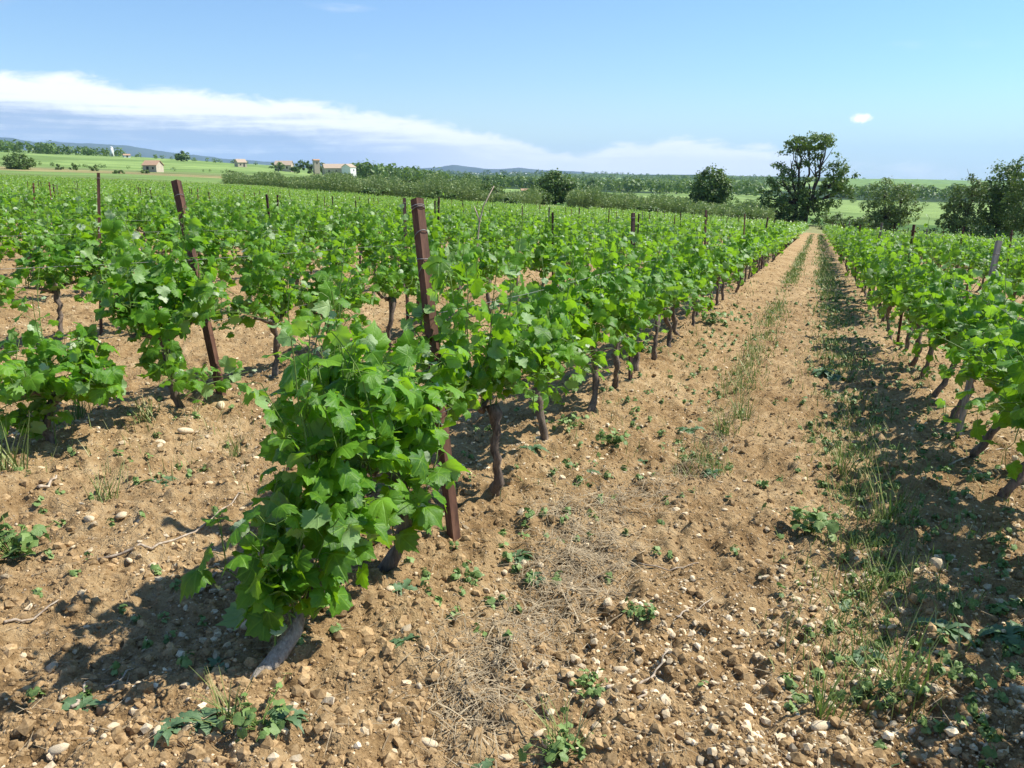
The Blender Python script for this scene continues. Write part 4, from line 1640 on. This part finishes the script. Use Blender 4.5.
tree('tall_tree', 800, 142, 'tallest tree, with flat umbrella top over loose lower boughs at the path end', 'tree',
     [(6, 80, 25, 8, 1.5, 0), (-6, 77, 15, 7, 1.3, 0), (20, 77, 12, 6, 1.2, 0), (-10, 62, 20, 14, 0.55, 0), (16, 64, 19, 12, 0.40, 3), (-18, 45, 16, 14, 0.8, 0), (8, 40, 17, 13, 0.75, -3), (36, 46, 17, 16, 1.2, 0), (44, 38, 11, 12, 1.0, 4), (28, 28, 17, 13, 1.0, 0),
      (-26, 24, 15, 13, 1.2, 0), (-6, 18, 20, 18, 1.3, -4), (16, 12, 16, 13, 1.0, 2), (-14, 8, 18, 10, 1.0, 0)], 12500, 1.56, trunks=((-6, 0), (2, 2), (8, -2)), trunk_r=0.42, seed=3, fork=0.45, bare=14)
tree('round_tree', 710, 158, 'dense round dark tree standing alone before the far fields', 'tree',
     [(0, 27, 19, 18, 1, 0), (-8, 20, 13, 13, 1, 0), (9, 22, 13, 13, 1, 0), (2, 38, 12, 9, 1, 0), (-2, 9, 13, 10, 1, 0)], 8060, 1.48, seed=4, trunk_r=0.35, shell=0.7)
tree('bushy_tree', 892, 132, 'wispy bushy tree with thin top right of the path end', 'tree',
     [(0, 30, 22, 20, 0.8, 0), (-8, 46, 14, 13, 0.45, 0), (12, 44, 14, 12, 0.45, 0), (0, 14, 20, 15, 1.5, 0), (18, 22, 13, 13, 0.7, 0), (-17, 22, 11, 14, 0.9, 0)], 8060, 1.33, M_TREE_LIGHT, trunks=((-3, 0), (3, 0), (7, 0)), seed=5, trunk_r=0.22, bare=22, fork=0.4)
tree('grey_green_tree', 966, 128, 'loose grey green tree with open boughs at the dark grove edge', 'tree',
     [(0, 42, 15, 14, 0.7, 0), (-8, 30, 14, 13, 0.6, 0), (8, 54, 12, 11, 0.6, 0), (2, 20, 16, 15, 0.7, 0), (-14, 14, 11, 12, 0.6, 0)], 5890, 1.40, M_TREE_LIGHT, trunks=((-3, 0), (4, 0)), seed=6, trunk_r=0.28, bare=10)
tree('tall_dark_tree', 1003, 132, 'tall dark tree of the grove at the picture edge', 'tree',
     [(0, 58, 21, 20, 1, 0), (-10, 36, 19, 20, 1, 0), (8, 28, 20, 22, 1.2, 0), (12, 73, 14, 13, 0.9, 0), (-6, 14, 22, 14, 1, 0)], 10540, 1.48, seed=7, trunk_r=0.4)
tree('dark_grove_tree', 1040, 126, 'densest dark tree, cut off by the picture edge', 'tree',
     [(0, 66, 25, 22, 1, 0), (-8, 38, 25, 24, 1, 0), (8, 22, 24, 20, 1, 0)], 9300, 1.48, seed=8, trunk_r=0.4)
tree('shrub_tree', 986, 122, 'low dark bush at the foot of the grove', 'shrub', [(0, 10, 15, 10, 1, 0), (14, 8, 12, 9, 1, 0)], 3410, 1.40, seed=9, trunk_r=0.12)
tree('hedge_tree', 556, 168, 'broad green tree rising out of the reed belt', 'tree',
     [(0, 16, 19, 15, 1, 0), (-14, 10, 14, 12, 1, 0), (14, 12, 14, 12, 1, 0), (-2, 24, 12, 9, 1, 0)], 7130, 1.48, M_TREE, seed=10, trunk_r=0.3, shell=0.65)
tree('hedge_tree', 538, 160, 'dark bush left of the broad tree in the reed belt', 'shrub', [(0, 7, 14, 9, 1, 0), (-14, 5, 10, 7, 1, 0)], 3410, 1.33, M_TREE, seed=11, trunk_r=0.15)
tree('hedge_tree', 488, 160, 'round bush at the end of the reed belt near the dead cane', 'shrub', [(0, 9, 16, 12, 1, 0), (-14, 7, 12, 9, 1, 0)], 3720, 1.33, M_TREE, seed=12, trunk_r=0.15)
tree('hedge_tree', 412, 172, 'dark bush in the reed belt above the thick square post', 'shrub', [(0, 8, 13, 11, 1, 0), (12, 5, 9, 8, 1, 0)], 3100, 1.33, M_TREE, seed=13, trunk_r=0.15)
tree('hedge_tree', 608, 160, 'dark bush between the broad tree and the round tree', 'shrub', [(0, 6, 14, 8, 1, 0), (16, 6, 10, 7, 1, 0)], 3100, 1.33, M_TREE, seed=14, trunk_r=0.12)
tree('hedge_tree', 836, 128, 'low bushy shrub just beyond the end of the path', 'shrub', [(0, 7, 15, 9, 1, 0), (18, 6, 13, 8, 1, 0), (30, 7, 12, 9, 1, 0)], 4030, 1.25, M_TREE_LIGHT, seed=15, trunk_r=0.1)
tree('hedge_tree', 930, 126, 'low bush between the wispy tree and the dark grove', 'shrub', [(0, 5, 13, 7, 1, 0), (-14, 4, 10, 6, 1, 0)], 2790, 1.25, M_TREE_LIGHT, seed=16, trunk_r=0.1)
tree('round_bush', 24, 318, 'wide dark round bush alone on the field edge', 'shrub', [(0, 7, 13, 8.5, 1, 0), (-7, 5, 8, 6, 1, 0), (7, 6, 8, 7, 1, 0)], 3000, 1.1, seed=17, trunk_r=0.3, shell=0.7)
tree('ridge_tree', 186, 760, 'single dark tree on the skyline behind the tile roofed hut', 'tree', [(0, 5, 7, 4.6, 1, 0), (-3, 4, 5, 3.5, 1, 0)], 1500, 1.0, seed=18, trunk_r=0.4)
for px, q, hh, lab in ((440, 1.18, 9, 'dark bush in front of the reeds above the dead cane'), (372, 1.18, 8, 'dark bush low in the reeds below the long farmhouse'), (648, 1.16, 8, 'dark bush at the foot of the reeds above the notched post'),
                       (742, 1.12, 9, 'dark bush beside the round tree'), (505, 1.15, 8, 'small dark bush under the lone white barn')):
    tree('hedge_bush', px, float(edge_r(np.array(px_to_az(px)))) * q, lab, 'shrub', [(0, hh * 0.5, 12, hh * 0.6, 1, 0), (11, hh * 0.4, 8, hh * 0.5, 1, 0), (-12, hh * 0.35, 9, hh * 0.45, 1, 0)], 1900, 1.6, M_TREE, seed=int(px), trunk_r=0.1)
for k, (px, hgt, wdt, r, lab) in enumerate(((62, 5, 4.5, 330, 'small bush on the field edge beside the round bush'), (77, 6, 4, 330, 'small bush in the middle of the field edge bushes'), (97, 5.5, 5, 328, 'reddish dull bush behind the thin rusty post'),
                                            (122, 3.5, 6, 300, 'flat low bush below the white tower'), (148, 3, 5, 320, 'small bush before the tile roofed hut'), (236, 6, 9, 320, 'dark bush at the start of the reed belt'))):
    tree('small_bush', px, r, lab, 'shrub', [(0, hgt * 0.5, wdt, hgt * 0.6, 1, 0)], 420, 0.95, M_TREE if k % 2 else M_TREE_LIGHT, seed=30 + k, trunk_r=0.1)
for k, (px, hgt, wdt, r, lab) in enumerate(((280, 9, 7, 520, 'dark tree at the near end of the farm'), (301, 12, 5, 560, 'tree rising behind the farm roofs'), (311, 14, 5.5, 560, 'tree beside the farm tower'), (323, 12, 5, 560, 'dark tree on the far side of the farm tower'),
                                            (296, 7, 4, 505, 'small tree in front of the farm wall'), (345, 10, 5, 580, 'tree top showing over the long farm roof'))):
    tree('farm_tree', px, r, lab, 'tree', [(0, hgt * 0.65, wdt, hgt * 0.4, 1, 0), (1, hgt * 0.35, wdt * 0.8, hgt * 0.35, 1, 0)], 700, 1.0, M_TREE, seed=50 + k, trunk_r=0.25)


# reeds along the far rim
def reed_belt():
    g = np.random.default_rng(21)
    b_V, b_F, b_C, off = [], [], [], 0
    spec = [(225, 300, 1.30, 1.55, 2200, 9, 13), (290, 420, 1.22, 1.5, 4200, 14, 22), (400, 480, 1.2, 1.5, 2600, 20, 26), (470, 540, 1.2, 1.4, 1300, 12, 20), (568, 600, 1.2, 1.35, 1000, 18, 23),
            (594, 692, 1.2, 1.45, 3200, 14, 19), (690, 775, 1.12, 1.4, 2600, 14, 20)]
    for x0, x1, r0, r1, n, h0, h1 in spec:
        px = g.uniform(x0, x1, n)
        a = np.arctan((px - 512) / 803)
        rr_ = edge_r(a) * g.uniform(r0, r1, n)
        x, y = rr_ * np.sin(a), rr_ * np.cos(a)
        z = ground(x, y)
        k = rr_ * np.cos(a) * CP / FPX
        hh = k * (h0 + (h1 - h0) * (px - x0) / (x1 - x0)) * g.uniform(0.52, 0.90, n) * (1 + 0.9 * vnoise(px / 9.0, rr_ * 0 + 3, 5) * 0.6)
        for i in range(n):
            base = np.array([x[i], y[i], z[i] - 0.1])
            lean = g.normal(0, 0.09, 2)
            topp = base + np.array([lean[0] * hh[i], lean[1] * hh[i], hh[i]])
            wv = np.array([math.cos(a[i]), -math.sin(a[i]), 0]) * 0.05
            wq = np.array([math.sin(a[i]), math.cos(a[i]), 0]) * 0.05
            t0 = g.uniform(0.1, 0.9)
            V_ = [base - wv, base + wv, topp + wv * .3, topp - wv * .3]
            F_ = [[0, 1, 2, 3]]
            m_ = 4
            for q in range(6):
                f = g.uniform(0.25, 1.0)
                c = base + (topp - base) * f
                d_ = g.normal(0, 1, 3)
                d_[2] = abs(d_[2]) * 0.6 + 0.5
                d_ = d_ / np.linalg.norm(d_)
                L = g.uniform(0.5, 1.0)
                sd = np.cross(d_, g.normal(0, 1, 3))
                sd = sd / np.linalg.norm(sd) * 0.075
                V_ += [c, c + d_ * L * 0.5 + sd, c + d_ * L + np.array([0, 0, -0.3 * L]), c + d_ * L * 0.5 - sd]
                F_.append([m_, m_ + 1, m_ + 2, m_ + 3])
                m_ += 4
            b_V.append(np.array(V_))
            b_F.append(np.array(F_) + off)
            b_C.append(np.tile([t0, 0, 0], (m_, 1)))
            off += m_
    me = make_mesh('reeds', np.concatenate(b_V), [np.concatenate(b_F)], M_REED, None, np.concatenate(b_C))
    tag(link('reeds', me), kind='stuff')


reed_belt()


def woods(name, spec, mat, seed):
    g = np.random.default_rng(seed)
    P, N, S, C = [], [], [], []
    for x0, x1, r0, r1, n, h0, h1 in spec:
        for _ in range(n):
            px, r = g.uniform(x0, x1), r0 + (r1 - r0) * g.random()
            p = far_point(px, r)
            h = g.uniform(h0, h1)
            m_ = 46
            d_ = g.normal(0, 1, (m_, 3))
            d_ /= np.linalg.norm(d_, axis=1)[:, None]
            d_ *= g.uniform(0.55, 1.05, (m_, 1))
            q = d_ * np.array([h * g.uniform(0.4, 0.75), h * 0.55, h * 0.52]) + np.array([0, 0, h * 0.48]) + np.array(p)
            P.append(q)
            N.append(d_ + g.normal(0, 0.35, (m_, 3)) + np.array([0, 0, .25]))
            S.append(h * 0.17 * g.uniform(0.6, 1.3, m_))
            C.append(np.stack([np.clip(g.uniform(0.2, 0.8) + g.normal(0, 0.13, m_), 0, 1), np.zeros(m_), np.zeros(m_)], -1))
    P, N, S, C = map(np.concatenate, (P, N, S, C))
    me = leaves_mesh(name, P, N, g.normal(0, 1, P.shape), S, C, LEAF_LOW, mat)
    tag(link(name, me), kind='stuff')


woods('far_woods', [(-260, 60, 790, 900, 150, 7, 12), (50, 125, 800, 880, 36, 6, 9.5), (120, 260, 850, 950, 26, 3, 5.5),
                    (355, 440, 560, 760, 120, 7, 13), (440, 760, 620, 1100, 420, 7, 12), (480, 780, 1100, 2400, 420, 8, 14), (560, 800, 2400, 3000, 120, 9, 15),
                    (840, 1060, 640, 900, 210, 7, 11), (1060, 1300, 500, 900, 120, 8, 13), (860, 1150, 4300, 5500, 30, 10, 18), (400, 560, 2400, 3600, 160, 10, 18)], M_TREE, 31)
woods('field_hedges', [(560, 790, 300, 420, 40, 1.5, 3.5), (330, 480, 320, 420, 26, 2, 4), (850, 990, 480, 560, 26, 2, 4), (0, 230, 384, 396, 26, 1, 2)], M_TREE_LIGHT, 33)


# ------------------------------------------------------------------ buildings
def gable_house(name, px, r, w_px, h_px, roof_px, label, cat='house', depth=6.0, yaw=0.3, wall=M_WALL, openings=(), group=None, roof_mat=None):
    p = far_point(px, r)
    k = mpp(px, r)
    a = px_to_az(px)
    o = empty(name, p, label, cat, group, -a + yaw)
    W, H, RH, D = w_px * k, h_px * k, roof_px * k, depth
    b = MB()
    b.box((0, 0, H / 2 - 0.5), (W, D, H + 1.0))
    b.add([[-W / 2 + .01, -D / 2, H], [-W / 2 + .01, D / 2, H], [-W / 2 + .01, 0, H + RH * 0.97]], [0, 2, 1])
    b.add([[W / 2 - .01, -D / 2, H], [W / 2 - .01, D / 2, H], [W / 2 - .01, 0, H + RH * 0.97]], [0, 1, 2])
    b.obj('wall', wall, o, False)
    e = 0.35
    rb = MB()
    for s_ in (-1, 1):
        lo = np.array([0, s_ * (D / 2 + e), H - RH * e / (D / 2)])
        hi_ = np.array([0, 0, H + RH])
        x0, x1 = np.array([-W / 2 - e, 0, 0]), np.array([W / 2 + e, 0, 0])
        t = np.array([0, 0, 0.16])
        Q = [lo + x0, lo + x1, hi_ + x1, hi_ + x0, lo + x0 + t, lo + x1 + t, hi_ + x1 + t, hi_ + x0 + t]
        rb.add(Q, [[0, 3, 2, 1], [4, 5, 6, 7], [0, 1, 5, 4], [1, 2, 6, 5], [2, 3, 7, 6], [3, 0, 4, 7]])
    rb.obj('roof', roof_mat or M_TILE, o, False)
    for kind, fx, fz, ww, hh in openings:
        ob = MB()
        ob.box((fx * W, -D / 2 - 0.02, fz * H), (ww, 0.10, hh))
        ob.obj(kind, M_OPENING, o, False)
    return o


gable_house('stone_hut', 156, 352, 14, 6.5, 4.2, 'small stone field hut with orange tiled roof', depth=5.6, yaw=-0.5, openings=(('door', -0.15, 0.4, 1.0, 2.0), ('window', 0.25, 0.55, 0.7, 0.8)))
gable_house('small_house', 243, 600, 9, 4.5, 3, 'small tan house with brown roof on the ridge', depth=6, yaw=0.4, openings=(('window', -0.2, 0.5, 0.9, 1.0), ('door', 0.2, 0.4, 1.0, 2.2)), roof_mat=M_TILE_OLD)
gable_house('white_shed', 131, 780, 6, 2, 1.2, 'low white shed on the ridge beside the white tower', depth=5, yaw=0.2, wall=M_PLASTER, openings=(('door', 0, 0.45, 1.2, 1.6),))
gable_house('farm_wing', 286, 560, 16, 6, 4, 'farm building with sloping tiled roof among trees', depth=9, yaw=-0.2, openings=(('window', -0.2, 0.6, 1.0, 1.3), ('window', 0.25, 0.6, 1.0, 1.3)), roof_mat=M_TILE_OLD)
gable_house('farmhouse', 339, 540, 28, 8, 4, 'long tan farmhouse, the largest building, with low tiled roof', depth=11, yaw=0.15, openings=(('window', -0.35, 0.6, 1.0, 1.4), ('window', -0.1, 0.6, 1.0, 1.4), ('window', 0.15, 0.6, 1.0, 1.4), ('door', 0.34, 0.4, 1.6, 2.6)), roof_mat=M_TILE_OLD)
gable_house('farm_gable', 350, 528, 9, 10, 3, 'tall pale gable block at the end of the long farmhouse', depth=7, yaw=0.9, wall=M_PLASTER, openings=(('window', 0.1, 0.7, 0.9, 1.2), ('window', -0.2, 0.3, 0.9, 1.2)), roof_mat=M_TILE_OLD)
gable_house('white_barn', 525, 300, 7, 4.5, 1.5, 'lone white barn in the light green field', depth=3.5, yaw=0.1, wall=M_PLASTER, openings=(('door', 0, 0.4, 0.9, 1.1),))
gable_house('farm_tower', 318, 555, 5.5, 13.5, 1, 'square stone tower rising above the farm', 'tower', depth=3.6, yaw=0.3, openings=(('window', 0, 0.8, 0.7, 1.2),))


def white_tower():
    p = far_point(117, 800)
    k = mpp(117, 800)
    o = empty('white_tower', p, 'white round tower on the ridge before the blue mountains', 'tower')
    b = MB()
    b.tube([[0, 0, -1], [0, 0, 4 * k], [0, 0, 8.6 * k]], [1.8 * k, 1.7 * k, 1.5 * k], 14)
    b.obj('wall', M_PLASTER, o)
    c = MB()
    c.tube([[0, 0, 8.58 * k], [0, 0, 9 * k], [0, 0, 9.5 * k]], [1.65 * k, 1.2 * k, 0.2 * k], 14)
    c.obj('roof', M_PLASTER, o)
    d_ = MB()
    a = px_to_az(117)
    d_.box((-math.sin(a) * 1.76 * k, -math.cos(a) * 1.76 * k, 1.2), (0.9, 0.3, 2.0), -a)
    d_.obj('door', M_OPENING, o, False)


white_tower()
hb = MB()
hb.box((0, 0, 2.4), (9, 7, 5.8))
hb.add([[-4.9, -3.9, 5.25], [4.9, -3.9, 5.25], [4.9, 0, 7.2], [-4.9, 0, 7.2], [-4.9, 3.9, 5.25], [4.9, 3.9, 5.25]], [[0, 1, 2, 3], [3, 2, 5, 4]])
hb.add([[-4.5, -3.5, 5.3], [-4.5, 3.5, 5.3], [-4.5, 0, 7.1], [4.5, -3.5, 5.3], [4.5, 3.5, 5.3], [4.5, 0, 7.1]], [[0, 2, 1], [3, 4, 5]])
for fx in (-2.6, 0, 2.6):
    hb.box((fx, -3.52, 2.8), (1.1, 0.1, 1.5))
house_mesh = hb.mesh('village_house', M_PLASTER, False)
for k in range(26):
    px = rnd.choice([rnd.uniform(464, 492), rnd.uniform(500, 530), rnd.uniform(500, 530)])
    p = far_point(px, rnd.uniform(3300, 3600))
    o = link('village_house', house_mesh, None, (p[0], p[1], p[2] + rnd.uniform(3, 9)))
    o.location.z = p[2]
    o.rotation_euler = (0, 0, rnd.uniform(-.6, .6))
    o.scale = (rnd.uniform(.7, 1.3), rnd.uniform(.8, 1.2), rnd.uniform(0.9, 1.6))
    tag(o, 'tiny pale house of the distant village below the mountains', 'house', 'houses of the distant village')

build_haze(min(GMIN, -145) - 1.0, MMAX + 25)
